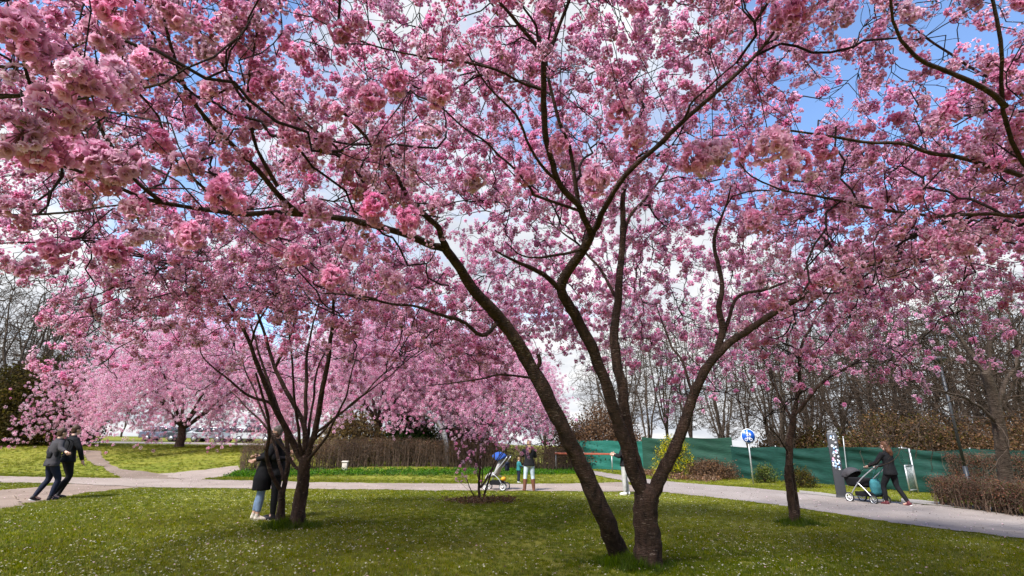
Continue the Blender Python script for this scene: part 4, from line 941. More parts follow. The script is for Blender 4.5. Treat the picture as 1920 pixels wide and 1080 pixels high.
# ------------------------------------------------------------------ shrubs
def shrub(label, loc, rx, h, n, cols, lsize, seed, cat='shrub', nst=26, mat=None):
    rs = np.random.RandomState(seed); root = thing('shrub', label, cat, loc); polys = []
    for k in range(nst):
        a = rs.uniform(0, 6.28); q = rx*rs.uniform(0.2, 0.95); e = np.array([math.cos(a)*q, math.sin(a)*q, h*rs.uniform(0.6, 1.0)*(1-0.35*(q/rx)**2)])
        t_ = np.linspace(0, 1, 5)[:, None]; P = e*t_*np.array([1, 1, 1])+np.array([0, 0, 0.25*h])*(t_*(1-t_))*2+rs.normal(0, 0.05, (5, 3))*t_; polys.append((P, np.linspace(0.02, 0.006, 5)))
        for j in range(6):
            p = P[rs.randint(1, 5)]; dd = rs.normal(0, 1, 3)+np.array([0, 0, 0.6]); dd *= rs.uniform(0.2, 0.5)*h*0.35/np.linalg.norm(dd)
            polys.append((np.array([p, p+dd*0.3, p+dd*0.6, p+dd*0.8, p+dd]), np.linspace(0.007, 0.003, 5)))
    V, F = tubes_mesh(polys, 4); obj_np('stem_mass', V, F, mat=M_BARE, parent=root, kind='stuff')
    src = [leaf_bunch('leaf_mass', 14, lsize, lsize*1.5, cols, seed+q, root) for q in range(2)]
    for q, s_ in enumerate(src): s_['kind'] = 'stuff'; s_.location = (0.2*q, 0, h*0.6)
    u = rs.normal(0, 1, (n, 3)); u /= np.linalg.norm(u, axis=1, keepdims=True); u[:, 2] = np.abs(u[:, 2]); rr = rs.uniform(0.45, 1, n)**0.6*(1+0.22*vnoise(u[:, 0]*3, u[:, 1]*3+u[:, 2]*4, 1.6, seed))
    P = u*rr[:, None]*np.array([rx, rx, h])*0.95; P[:, 2] += 0.05*h
    gn_scatter('leaf_mass', P, rs.uniform(0, 6.28, (n, 3)), rs.uniform(0.7, 1.3, n), rs.randint(0, 2, n), src, root); return root
def g_at(x, y, d): q = px(x, y, d); return (q[0], q[1], hzf(q[0], q[1]))
shrub('large olive-green bush at the far left behind the walking couple', g_at(45, 830, 33), 3.9, 5.6, 3000, OLIVE, 0.16, 41)
shrub('dark evergreen bush low at the left edge', g_at(15, 830, 36), 3.5, 2.6, 1500, DARKG+OLIVE, 0.15, 42)
shrub('pale brown willow bush behind the slim cherry tree', g_at(655, 830, 27), 1.9, 2.5, 700, [(0.19, 0.14, 0.065), (0.15, 0.10, 0.05)], 0.12, 43, nst=60)
shrub('dark green bush behind the hedge, left of the curved steel tube', g_at(768, 830, 29), 1.8, 2.5, 1300, DARKG, 0.13, 44)
shrub('brown scrubby bush behind the hedge, right of the curved steel tube', g_at(870, 830, 31), 2.4, 2.3, 900, BROWN, 0.12, 45, nst=50)
shrub('grey-brown bush behind the hedge near the leaning trunk', g_at(1120, 830, 36), 4.2, 3.8, 1500, BROWN, 0.14, 46, nst=60)
shrub('yellow-flowering bush right of the forked trunk in front of the fence', g_at(1262, 850, 25.5), 1.1, 2.1, 420, YELL, 0.07, 47, nst=26)
shrub('olive bush behind the green fence above the walking woman', g_at(1690, 835, 22), 2.6, 3.2, 1700, OLIVE+BROWN, 0.09, 48, nst=50)
shrub('olive bush behind the green fence, right of the lamp post', g_at(1850, 835, 21), 2.9, 2.9, 1700, OLIVE+BROWN+BROWN, 0.09, 49, nst=50)
shrub('brown bush behind the green fence, left of the stickered column', g_at(1500, 835, 31), 3.2, 2.6, 1300, OLIVE+BROWN, 0.14, 50, nst=50)
shrub('brown bush behind the fence, right of the blue round sign', g_at(1590, 838, 27), 2.2, 2.1, 900, RUST+OLIVE, 0.12, 51, nst=50)
shrub('reddish brown thicket on the leaf litter in front of the fence', g_at(1325, 862, 25.0), 1.5, 0.85, 600, BROWN, 0.07, 52, nst=60)
shrub('small green weed bush at the foot of the fence, right of the sign post', g_at(1432, 880, 22.5), 0.5, 0.8, 160, [(0.07, 0.10, 0.02), (0.10, 0.11, 0.03)], 0.06, 53, nst=14)
shrub('small olive bush at the foot of the fence beside two short black posts', g_at(1500, 890, 20.0), 0.55, 0.75, 200, OLIVE, 0.06, 54, nst=14)

# ------------------------------------------------------------------ fences of green screen fabric
def fabric_mat(name, a, b_):
    m, t, b = material(name)
    n1 = noise(t, 3.5, 5, 0.6, stretch=(1, 1, 6)); n2 = noise(t, 60, 2)
    t.links.new(mixc(t, 0.3, ramp(t, n1, [(0.3, a), (0.7, b_)]), ramp(t, n2, [(0.3, a), (0.7, b_)])), b.inputs['Base Color'])
    b.inputs['Roughness'].default_value = 0.75; b.inputs['Specular IOR Level'].default_value = 0.25; bump(t, b, n1, 0.5, 0.03); return m
M_SCREEN = fabric_mat('green_screen', (0.003, 0.022, 0.017), (0.007, 0.052, 0.037))
M_SCREEND = fabric_mat('dark_green_screen', (0.006, 0.028, 0.019), (0.012, 0.056, 0.034))
M_TEAL = fabric_mat('teal_screen', (0.006, 0.07, 0.053), (0.012, 0.12, 0.09))
M_STEEL = simple('galvanised_steel', (0.42, 0.43, 0.43), 0.45, 0.6)
M_DARKM = simple('dark_metal', (0.030, 0.032, 0.036), 0.5, 0.3)
def screen_fence(label, pts, height, mat, seed, post_mat, span=2.4, sag=0.04):
    rs = np.random.RandomState(seed); pts = [np.array(p[:2]) for p in pts]; root = thing('screen_fence', label, 'fence', (*pts[0], hzf(*pts[0]))); o = np.array(root.location)
    for a, b in zip(pts[:-1], pts[1:]):
        n = max(1, round(np.linalg.norm(b-a)/span))
        for k in range(n):
            p, q = a+(b-a)*k/n, a+(b-a)*(k+1)/n; nx_, nz_ = 17, 21; V = []; nrm = np.array([-(q-p)[1], (q-p)[0]]); nrm /= np.linalg.norm(nrm); ph = rs.uniform(0, 6, 4); dh = rs.normal(0, 0.03)
            for i in range(nx_):
                for j in range(nz_):
                    u, v = i/(nx_-1), j/(nz_-1); e = math.sin(math.pi*u); c = p+(q-p)*u
                    w_ = e*(0.045*math.sin(9*v+ph[0]+2*u)+0.030*math.sin(23*v+ph[1]+5*u))+0.02*math.sin(14*u+ph[2]+3*v)*e-0.012
                    c = c+nrm*w_; g = hzf(*(p+(q-p)*u)); zz = g+0.03+(height+dh*e-sag*e*(v**3))*v
                    V.append([c[0]-o[0], c[1]-o[1], zz-o[2]])
            F = [[i*nz_+j, (i+1)*nz_+j, (i+1)*nz_+j+1, i*nz_+j+1] for i in range(nx_-1) for j in range(nz_-1)]
            obj_np('fabric_panel', V, F, mat=mat, parent=root, smooth=True)
            mbx = MB(); g = hzf(*p); back = nrm*0.045*np.sign(nrm[1]) ; pp = np.array([p[0]+back[0], p[1]+back[1], g])-o
            mbx.tube([pp+[0, 0, -0.1], pp+[0, 0, height+0.05+abs(dh)]], 0.022, 8); mbx.build('post', post_mat, root)
    return root
fR = [px(1375, 880, 25.6), px(1560, 885, 21.2), px(1700, 890, 18.6), px(1830, 890, 17.0), px(2050, 890, 15.2)]
screen_fence('green fabric screen fence along the right path', fR, 1.52, M_SCREEN, 1, M_STEEL)
fM = [px(1205, 850, 29.5), px(1375, 850, 26.6)]
screen_fence('darker green screen fence behind the leaf litter mound', fM, 1.98, M_SCREEND, 2, M_STEEL)
fL = [px(1070, 850, 33.0), px(1212, 850, 31.0)]
screen_fence('bright teal screen fence behind the leaning trunk', fL, 1.75, M_TEAL, 3, M_STEEL)
# orange barrier boards in front of it
M_ORANGE = simple('orange_plastic', (0.30, 0.07, 0.035), 0.5)
for k, (x0, x1, d, lab) in enumerate([(1040, 1085, 29.0, 'orange barrier board left of the leaning trunk'), (1092, 1150, 29.2, 'orange barrier board right of the leaning trunk')]):
    p, q = px(x0, 850, d), px(x1, 850, d); g = hzf(p[0], p[1]); r = thing('barrier_board', lab, 'barrier', (p[0], p[1], g), 'orange barrier boards')
    w_ = np.array([q[0]-p[0], q[1]-p[1], 0])
    MB().box(w_/2+[0, 0, 1.02], (abs(w_[0]), 0.04, 0.10)).build('board', M_ORANGE, r, bevel=0.01)
    for e in (0.05, 0.95): MB().box(w_*e+[0, 0.05, 0.55], (0.05, 0.05, 1.1)).build('post', M_STEEL, r)

# ------------------------------------------------------------------ sign, posts, column
M_BLUE = simple('sign_blue', (0.010, 0.085, 0.42), 0.35, var=0.06)
M_WHITE = simple('sign_white', (0.80, 0.80, 0.80), 0.4, var=0.04)
b = gp(1413, 909); D = float(proj(b)[2]); sg = thing('path_sign', 'round blue footpath and cycle sign on a grey pole', 'sign', b)
H = float((px(1407, 817, D)-b)[2]); rr = 13.6*D/FPX
MB().tube([[0, 0, -0.1], [0, 0, H+rr*0.95]], 0.030, 12).build('pole', M_STEEL, sg, True)
def disc(r, y, th, seg=40):
    A = [[r*math.cos(k*2*math.pi/seg), y, H+r*math.sin(k*2*math.pi/seg)] for k in range(seg)]; B = [[p[0], y+th, p[2]] for p in A]; return MB().ring_loft([A, B])
face = disc(rr, -0.050, 0.012).build('sign_plate', M_WHITE, sg); disc(rr*0.93, -0.054, 0.003).build('sign_field', M_BLUE, face)
def glyph(name, polys, circ=()):
    m = MB()
    for P in polys:
        P = np.array(P)*rr; A = [[x, -0.0575, H+z] for x, z in P]; B = [[x, -0.0545, H+z] for x, z in P]; m.ring_loft([A, B])
    for (x, z, r) in circ:
        s = 16; A = [[(x+r*math.cos(k*6.2832/s))*rr, -0.0575, H+(z+r*math.sin(k*6.2832/s))*rr] for k in range(s)]; B = [[p[0], -0.0545, p[2]] for p in A]; m.ring_loft([A, B])
    m.build(name, M_WHITE, face)
# adult with child above, bicycle below
glyph('adult_symbol', [[(-0.20, 0.52), (0.02, 0.52), (0.14, 0.20), (0.06, 0.17), (0.0, 0.36), (0.10, 0.08), (-0.28, 0.08), (-0.18, 0.36), (-0.27, 0.2), (-0.34, 0.24)], [(-0.2, 0.09), (-0.11, 0.09), (-0.12, -0.06), (-0.2, -0.06)], [(-0.06, 0.09), (0.03, 0.09), (0.02, -0.06), (-0.06, -0.06)]], [(-0.09, 0.66, 0.105)])
glyph('child_symbol', [[(0.20, 0.27), (0.36, 0.27), (0.45, 0.08), (0.38, 0.05), (0.34, 0.14), (0.35, -0.06), (0.21, -0.06), (0.22, 0.14), (0.14, 0.2), (0.11, 0.15)]], [(0.28, 0.36, 0.08)])
def ringpoly(cx, cz, r0, r1, seg=20):
    return [[(cx+r0*math.cos(a), cz+r0*math.sin(a)), (cx+r1*math.cos(a), cz+r1*math.sin(a)), (cx+r1*math.cos(b_), cz+r1*math.sin(b_)), (cx+r0*math.cos(b_), cz+r0*math.sin(b_))] for a, b_ in [(k*6.2832/seg, (k+1)*6.2832/seg) for k in range(seg)]]
def barp(x0, z0, x1, z1, w_):
    d = np.array([x1-x0, z1-z0]); n = np.array([-d[1], d[0]])/np.linalg.norm(d)*w_/2; return [(x0+n[0], z0+n[1]), (x1+n[0], z1+n[1]), (x1-n[0], z1-n[1]), (x0-n[0], z0-n[1])]
glyph('bicycle_symbol', ringpoly(-0.33, -0.48, 0.15, 0.21)+ringpoly(0.33, -0.48, 0.15, 0.21)+[barp(-0.33, -0.48, -0.12, -0.22, 0.05), barp(-0.12, -0.24, 0.22, -0.22, 0.05), barp(0.22, -0.2, 0.33, -0.48, 0.05), barp(-0.12, -0.22, 0.0, -0.5, 0.05), barp(0.0, -0.5, 0.22, -0.24, 0.05), barp(-0.22, -0.15, -0.05, -0.15, 0.05), barp(0.14, -0.13, 0.26, -0.13, 0.05)])

M_COLUMN = simple('charcoal_column', (0.030, 0.031, 0.036), 0.55)
b = gp(1579, 934); D = float(proj(b)[2]); H = 1.98; cl = thing('sticker_column', 'dark grey column covered in stickers beside the path', 'column', b, rotz=R(-28))
m = MB(); W, T = 0.138, 0.09
def rect(w_, t_, z): return [[-w_, -t_, z], [w_, -t_, z], [w_, t_, z], [-w_, t_, z]]
m.ring_loft([rect(W, T, -0.05), rect(W, T, H-0.06), rect(W*0.94, T*0.9, H-0.02), rect(W*0.7, T*0.7, H)]); m.build('column_body', M_COLUMN, cl, bevel=0.012)
MB().ring_loft([rect(W*1.1, T*1.15, -0.02), rect(W*1.1, T*1.15, 0.07)]).build('foot', M_DARKM, cl, bevel=0.008)
rs = np.random.RandomState(77); SM = [simple('sticker_%s' % n_, c, 0.5, var=0.05) for n_, c in (('white', (0.75, 0.75, 0.75)), ('blue', (0.25, 0.38, 0.6)), ('pink', (0.6, 0.25, 0.35)), ('grey', (0.3, 0.3, 0.32)), ('pale', (0.55, 0.62, 0.7)))]
for k in range(34):
    z = H*rs.uniform(0.40, 0.93); x = rs.uniform(-0.095, 0.095); w_, h_ = rs.uniform(0.03, 0.07), rs.uniform(0.04, 0.09); a = rs.normal(0, 0.2)
    Q = np.array([[-w_, -h_], [w_, -h_], [w_, h_], [-w_, h_]])/2 @ np.array([[math.cos(a), -math.sin(a)], [math.sin(a), math.cos(a)]]).T
    y = -T-0.0015-0.0005*k; A = [[x+q[0], y, z+q[1]] for q in Q]; B = [[p[0], y+0.001, p[2]] for p in A]
    MB().ring_loft([A, B]).build('sticker', SM[rs.choice(5, p=[.4, .2, .1, .15, .15])], cl)

b = px(1812, 888, 15.4); g = hzf(b[0], b[1]); lp = thing('lamp_post', 'slender black lamp post behind the right hedges', 'lamp post', (b[0], b[1], g))
MB().tube([[0, 0, -0.1], [0, 0, 1.0]], 0.065, 12).build('base_sleeve', M_DARKM, lp, True)
MB().tube([[0, 0, 0.9], [0, 0, 4.2]], 0.042, 12).build('pole', M_DARKM, lp, True)
MB().tube([[0, 0, 4.15], [0, 0, 4.3], [0, 0, 4.36], [0, 0, 4.4]], [0.05, 0.2, 0.2, 0.05], 16).build('lamp_head', M_DARKM, lp, True)
for k, (x, y, lab) in enumerate([(1508, 903, 'left one of two short black posts at the fence'), (1527, 907, 'right one of two short black posts at the fence')]):
    b = gp(x, y); D = float(proj(b)[2]); h_ = 44*D/FPX; r = thing('short_post', lab, 'post', b, 'short black posts')
    MB().tube([[0, 0, -0.08], [0, 0, h_]], 0.055, 10).build('post_body', M_DARKM, r, True); MB().tube([[0, 0, h_], [0, 0, h_+0.03]], [0.06, 0.04], 10).build('cap', M_DARKM, r)
# pale leaning gate frame with wire mesh by the fence
b = gp(1722, 925); D = float(proj(b)[2]); gt = thing('steel_gate', 'pale steel gate frame standing open before the green fence behind the woman', 'gate', b)
k_ = D/FPX; Hg = 80*k_
MB().tube([[0, 0, -0.05], [0, 0, Hg]], 0.028, 8).build('post', M_STEEL, gt, True)
MB().tube([[-0.55, -0.35, 0.05], [-0.55, -0.35, Hg*0.62]], 0.022, 8).build('post', M_STEEL, gt, True)
MB().tube([[0, 0, Hg*0.62], [-0.55, -0.35, Hg*0.62]], 0.018, 8).build('rail', M_STEEL, gt, True)
MB().tube([[0, 0, Hg*0.08], [-0.55, -0.35, Hg*0.08]], 0.018, 8).build('rail', M_STEEL, gt, True)
MB().tube([[0, 0, Hg], [-0.34, 0.05, Hg+0.02]], 0.016, 8).build('rail', M_STEEL, gt, True)
for k in range(1, 7): MB().tube([np.array([-0.55, -0.35, 0])*k/7+[0, 0, Hg*0.08], np.array([-0.55, -0.35, 0])*k/7+[0, 0, Hg*0.62]], 0.006, 6).build('bar', M_STEEL, gt)
b = g_at(1590, 880, 20.2); wp = thing('thin_pole', 'thin grey pole leaning before the fence, right of the stickered column', 'pole', b)
MB().tube([[-0.12, 0, -0.05], [-0.06, 0, 0.6], [0.0, 0, 1.5], [0.03, 0, 1.95]], 0.018, 8).build('pole_shaft', M_STEEL, wp, True); MB().sphere([0.03, 0, 1.95], 0.028).build('cap', M_STEEL, wp, True)
# curved steel tube of the play area behind the hedge
b = g_at(836, 835, 27.3); ar = thing('steel_arch', 'curved silver steel tube rising behind the hedge', 'play structure', b)
kk = 26.5/FPX; AP = [[0.08, 0, -0.1], [0.06, 0, 0.7], [-0.02, 0, 1.3], [-0.22, 0, 1.85], [-0.6, 0, 2.35], [-1.1, 0, 2.65], [-1.7, 0.1, 2.75]]
MB().tube(catmull(AP, 0.12), 0.14, 14).build('tube', M_STEEL, ar, True); MB().tube([[0.03, 0, -0.02], [0.03, 0, 0.10]], 0.22, 14).build('base_plate', M_DARKM, ar); MB().tube([[-0.22, 0, 1.83], [-0.27, 0, 1.93]], 0.155, 14).build('collar', M_DARKM, ar, True)
# pale stone marker in front of the hedge
M_STONE = simple('pale_stone', (0.42, 0.38, 0.32), 0.8, bmp=0.4)
b = gp(646, 882); st = thing('stone_marker', 'small pale stone bollard in front of the brown hedge', 'bollard', b)
q = float(proj(b)[2])/FPX
MB().ring_loft([[[x*0.12, y*0.10, z] for x, y in ((-1, -1), (1, -1), (1, 1), (-1, 1))] for z in (-0.05, 0.36)]).build('shaft', M_STONE, st, bevel=0.02)
MB().ring_loft([[[x*w_, y*w_*0.85, z] for x, y in ((-1, -1), (1, -1), (1, 1), (-1, 1))] for z, w_ in ((0.363, 0.15), (0.41, 0.15), (0.43, 0.11))]).build('cap', M_STONE, st, bevel=0.01)

# ------------------------------------------------------------------ parked cars on the far road
M_GLASS, tt, bb = material('car_glass'); bb.inputs['Base Color'].default_value = (0.03, 0.04, 0.05, 1); bb.inputs['Roughness'].default_value = 0.08
M_TYRE = simple('tyre', (0.02, 0.02, 0.02), 0.8); M_RIM = simple('rim', (0.45, 0.45, 0.47), 0.35, 0.7); M_LAMP = simple('headlight', (0.7, 0.7, 0.68), 0.2); M_TAIL = simple('tail_light', (0.4, 0.02, 0.02), 0.3)
def car(label, loc, rz, col, van=False):
    r = thing('parked_car', label, 'car', loc, 'cars parked along the far road', rz); mp = simple('car_paint', col, 0.28, 0.1, var=0.05)
    h = 0.35 if van else 0.0
    prof = [(-2.1, .35), (-2.15, .6), (-2.0, .86), (-1.2, .95), (-0.6, 1.42+h), (0.3, 1.48+h), (1.2 if not van else 1.85, 1.42+h), (1.9 if not van else 2.05, 1.0), (2.1, .9), (2.12, .5), (2.05, .35)]
    m = MB(); rings = []
    for y, ins in ((-0.86, 0.10), (-0.80, 0.0), (0.80, 0.0), (0.86, 0.10)):
        rings.append([[x*(1-ins*0.12), y*(1.0 if z < 1.0 else 0.86), z-(ins*0.3 if z > 1 else 0)+(ins*0.3 if z < .5 else 0)] for x, z in prof])
    m.ring_loft(rings); body = m.build('body', mp, r, True)
    body.data.polygons.foreach_set('use_smooth', np.zeros(len(body.data.polygons), bool)); md = body.modifiers.new('bevel', 'BEVEL'); md.width = 0.05; md.segments = 2
    for s in (-1, 1):
        for (x0, x1, x2, x3) in ((-1.02, -0.55, 0.12, 0.12), (0.22, 0.22, 1.05, 1.45)):
            P = [[x0, s*0.845, 0.98], [x1, s*0.758, 1.33+h], [x2, s*0.758, 1.36+h], [x3, s*0.845, 0.98]]; Q = [[p[0], p[1]-s*0.012, p[2]] for p in P]; MB().ring_loft([P, Q]).build('window', M_GLASS, r)
        for x in (-1.3, 1.3):
            seg = 20; w_ = MB(); c = [x, s*0.80, 0.31]
            wh = MB().ring_loft([[[c[0]+q*math.cos(k*6.2832/seg), c[1]+s*e, c[2]+q*math.sin(k*6.2832/seg)] for k in range(seg)] for q, e in ((0.24, -0.1), (0.31, -0.1), (0.315, 0.0), (0.31, 0.09), (0.22, 0.09))]).build('wheel', M_TYRE, r, True)
            MB().ring_loft([[[c[0]+q*math.cos(k*6.2832/seg), c[1]+s*e, c[2]+q*math.sin(k*6.2832/seg)] for k in range(seg)] for q, e in ((0.21, 0.05), (0.21, 0.095), (0.05, 0.10))]).build('rim', M_RIM, wh, True)
        MB().box([-2.06, s*0.62, 0.70], (0.12, 0.34, 0.14)).build('headlight', M_LAMP, r, bevel=0.02); MB().box([2.06, s*0.66, 0.78], (0.1, 0.26, 0.2)).build('tail_light', M_TAIL, r, bevel=0.02)
    P = [[-1.15, -0.66, 1.0], [-1.15, 0.66, 1.0], [-0.66, 0.6, 1.38+h], [-0.66, -0.6, 1.38+h]]; MB().ring_loft([P, [[p[0]-0.03, p[1], p[2]+0.015] for p in P]]).build('windscreen', M_GLASS, r)
cars = [(355, (0.05, 0.06, 0.07), 'dark parked car under the broad cherry tree, leftmost', False), (398, (0.26, 0.28, 0.30), 'silver parked car, second from the left', False), (440, (0.20, 0.23, 0.27), 'pale grey parked car, third from the left', False), (480, (0.42, 0.43, 0.45), 'white parked van behind the hedge corner', True), (310, (0.12, 0.14, 0.2), 'dark blue parked car left of the broad tree trunk', False)]
for x, c, lab, van in cars:
    q = px(x, 820, 50.5); car(lab, (q[0], q[1], hzf(q[0], q[1])), R(4)+(math.pi if x % 4 else 0), c, van)

# ------------------------------------------------------------------ people
M_SKIN = simple('skin', (0.52, 0.31, 0.23), 0.55, var=0.06)
def cloth(name, col, rough=0.85, var=0.22, sc=5):
    m, t, b = material(name); c = np.array(col)
    f = noise(t, sc, 4, 0.6, stretch=(1, 1, 0.6)); t.links.new(ramp(t, f, [(0.3, tuple(c*(1-var))), (0.7, tuple(c*(1+var)))]), b.inputs['Base Color'])
    b.inputs['Roughness'].default_value = rough; b.inputs['Specular IOR Level'].default_value = 0.2; bump(t, b, noise(t, 16, 3, dist=1.2), 0.55, 0.02); return m
K_BLACK = cloth('black_cloth', (0.0075, 0.0075, 0.009)); K_GREY = cloth('charcoal_cloth', (0.042, 0.039, 0.043)); K_NAVY = cloth('navy_denim', (0.010, 0.014, 0.030)); K_JEAN = cloth('blue_denim', (0.19, 0.27, 0.40)); K_PALEJ = cloth('pale_denim', (0.38, 0.46, 0.52)); K_STONE = cloth('pale_grey_cloth', (0.38, 0.37, 0.36))
K_CREAM = cloth('cream_leather', (0.56, 0.50, 0.42), 0.6); K_BOOT = cloth('brown_leather', (0.13, 0.055, 0.035), 0.5); K_BSHOE = cloth('black_shoe', (0.018, 0.017, 0.020), 0.5); K_WSHOE = cloth('white_shoe', (0.62, 0.62, 0.62), 0.5); K_TEAL = cloth('teal_cloth', (0.02, 0.13, 0.14)); K_SOLE = simple('rubber_sole', (0.55, 0.53, 0.50), 0.7); K_RSHOE = cloth('dark_red_shoe', (0.10, 0.025, 0.03), 0.5)
def hairmat(n, c): return cloth(n, c, 0.5, 0.35, 30)
HR_BROWN = hairmat('brown_hair', (0.055, 0.030, 0.018)); HR_BLOND = hairmat('dark_blond_hair', (0.20, 0.125, 0.065)); HR_RED = hairmat('auburn_hair', (0.085, 0.036, 0.018)); HR_GREY = hairmat('grey_hair', (0.16, 0.14, 0.12))
EYE = simple('eye', (0.03, 0.02, 0.015), 0.2)

def solid(mbx, voxel, it=6):
    me = mesh_np('tmp', np.vstack(mbx.v), np.vstack(mbx.f4) if mbx.f4 else None, np.vstack(mbx.f3) if mbx.f3 else None)
    o = bpy.data.objects.new('tmp', me); COL.objects.link(o)
    m = o.modifiers.new('r', 'REMESH'); m.mode = 'VOXEL'; m.voxel_size = voxel
    s = o.modifiers.new('s', 'SMOOTH'); s.iterations = it; s.factor = 0.5
    dg = bpy.context.evaluated_depsgraph_get(); ev = o.evaluated_get(dg); out = bpy.data.meshes.new_from_object(ev)
    n = len(out.vertices); V = np.zeros(n*3, np.float32); out.vertices.foreach_get('co', V)
    F = [tuple(p.vertices) for p in out.polygons]
    bpy.data.objects.remove(o); bpy.data.meshes.remove(me); bpy.data.meshes.remove(out)
    return V.reshape(-1, 3), [f for f in F if len(f) == 4], [f for f in F if len(f) == 3]
def chain(m, pts, rad, sides=12):
    P = np.array(pts, float); Q = catmull(P, 0.03)
    s = np.concatenate([[0], np.cumsum(np.linalg.norm(np.diff(P, axis=0), axis=1))]); u = np.linspace(0, 1, len(Q))*s[-1]
    # radius follows arc length
    m.tube(Q, np.interp(u, s, rad), sides); return m
def rings(m, secs, n=20):
    """secs: (centre, half width, half depth, yaw)"""
    L_ = []
    for c, rx, ry, yaw in secs:
        c = np.array(c, float); a = np.arange(n)*2*math.pi/n; x, y = rx*np.cos(a), ry*np.sin(a); cc, ss = math.cos(yaw), math.sin(yaw)
        L_.append(np.stack([c[0]+x*cc-y*ss, c[1]+x*ss+y*cc, np.full(n, c[2])], -1))
    m.ring_loft(L_); return m
def person(label, loc, heading, height, pose, top, bottom, shoes, hair, hair_len=0.0, hem=0.82, coat_w=1.0, boots=None, trouser_w=1.0, cuff=0.10, head_yaw=0.0, vox=0.014, cap=None):
    k = height/1.72; root = thing('person', label, 'person', loc, 'people in the park', heading-math.pi/2); S = lambda p: np.array(p, float)*k
    g = dict(hip=(0, 0, .93), chest=(0, 0, 1.25), neck=(0, 0, 1.44), head=(0, .03, 1.60), kl=(-.10, .02, .50), kr=(.10, .02, .50), al=(-.11, 0, .085), ar=(.11, 0, .085), el=(-.27, -.02, 1.14), er=(.27, -.02, 1.14), wl=(-.28, .08, .90), wr=(.28, .08, .90), fl=0.0, fr=0.0, tl=0.0, tr=0.0, twist=0.0)
    g.update(pose); tw = g['twist']
    for q in ('hip', 'chest', 'neck', 'head', 'kl', 'kr', 'al', 'ar', 'el', 'er', 'wl', 'wr'): g[q] = S(g[q])
    rv = np.array([math.cos(tw), math.sin(tw), 0.0])
    sl_, sr_ = g['neck']-rv*0.175*k+[0, 0, -.045*k], g['neck']+rv*0.175*k+[0, 0, -.045*k]
    hl, hr = g['hip']-np.array([.085, 0, .02])*k, g['hip']+np.array([.085, 0, -.02])*k
    def torso(m, e=0.0, bot=None, w_=1.0, topneck=True):
        hp, ch, nk = g['hip'], g['chest'], g['neck']; wa = hp*0.5+ch*0.5
        secs = []
        if bot is not None:
            for f in np.linspace(0, 1, 4)[:-1]: 
                z = bot*k*(1-f)+(hp[2]-.02)*f; secs.append(((hp[0], hp[1], z), (.192*k*(1+.10*(1-f)*(w_-0.9)*3)+e)*w_, (.142*k+e)*w_, 0))
        secs += [((hp[0], hp[1], hp[2]), .168*k+e*1.6, .122*k+e*1.6, 0), (tuple(wa), .150*k+e, .108*k+e, tw*0.5), (tuple(ch), .172*k+e, .122*k+e, tw), (tuple(ch*0.35+nk*0.65-np.array([0, 0, .02])), .168*k+e, .105*k+e, tw), (tuple(nk+[0, 0, -.01]), .085*k+e, .072*k+e, tw)]
        rings(m, secs)
    def arm(m, e, cut=1.0):
        for s_, el, wr in ((sl_, g['el'], g['wl']), (sr_, g['er'], g['wr'])):
            wr = el+(wr-el)*cut; chain(m, [s_, s_*0.5+el*0.5, el, el*0.5+wr*0.5, wr], [.060*k+e, .052*k+e, .043*k+e, .038*k+e, .029*k+e])
    def leg(m, e, w_=1.0, cut=None):
        for h_, kn, an in ((hl, g['kl'], g['al']), (hr, g['kr'], g['ar'])):
            P = [h_, h_*0.5+kn*0.5, kn, kn*0.55+an*0.45, an]; rad = np.array([.095, .080, .058, .056, .040])*k*w_+e
            if cut is not None: P[-1] = an+(kn-an)/np.linalg.norm(kn-an)*cut*k
            chain(m, P, rad)
    # body: one continuous surface with head, neck, arms, hands, legs and feet
    m = MB(); torso(m); arm(m, 0); leg(m, 0); hd = g['head']; hy = head_yaw; hf = np.array([-math.sin(hy), math.cos(hy), 0]); hx = np.array([math.cos(hy), math.sin(hy), 0])
    chain(m, [g['neck']-[0, 0, .06*k], g['neck']*0.5+hd*0.5, hd-[0, 0, .05*k]], [.062*k, .054*k, .052*k])
    m.sphere(hd+[0, 0, .02*k], np.array([.076, .090, .100])*k, 18, 12); m.sphere(hd+hf*.028*k-[0, 0, .055*k], np.array([.056, .062, .062])*k, 14, 10)
    m.sphere(hd+hf*.096*k-[0, 0, .022*k], np.array([.016, .020, .022])*k, 8, 6)
    for s_ in (-1, 1): m.sphere(hd+hx*s_*.078*k-[0, 0, .01*k], np.array([.014, .020, .030])*k, 8, 6)
    for an, f_ in ((g['al'], g['fl']), (g['ar'], g['fr'])): chain(m, [an+[0, 0, .01*k], an+np.array([-math.sin(f_)*.06, math.cos(f_)*.06, -.045])*k, an+np.array([-math.sin(f_)*.15, math.cos(f_)*.15, -.06])*k], [.036*k, .036*k, .026*k])
    hands = []
    for el, wr, s_ in ((g['el'], g['wl'], -1), (g['er'], g['wr'], 1)):
        d = (wr-el)/np.linalg.norm(wr-el); sd = np.cross(d, [0, 1, 0.2]); sd /= np.linalg.norm(sd)+1e-6; nn = np.cross(sd, d); chain(m, [wr-d*.02*k, wr+d*.035*k, wr+d*.085*k], [.026*k, .034*k, .036*k]); hands.append((wr, d, sd, nn, s_))
    V, F4, F3 = solid(m, vox); mb = MB().add(V, F4, F3)
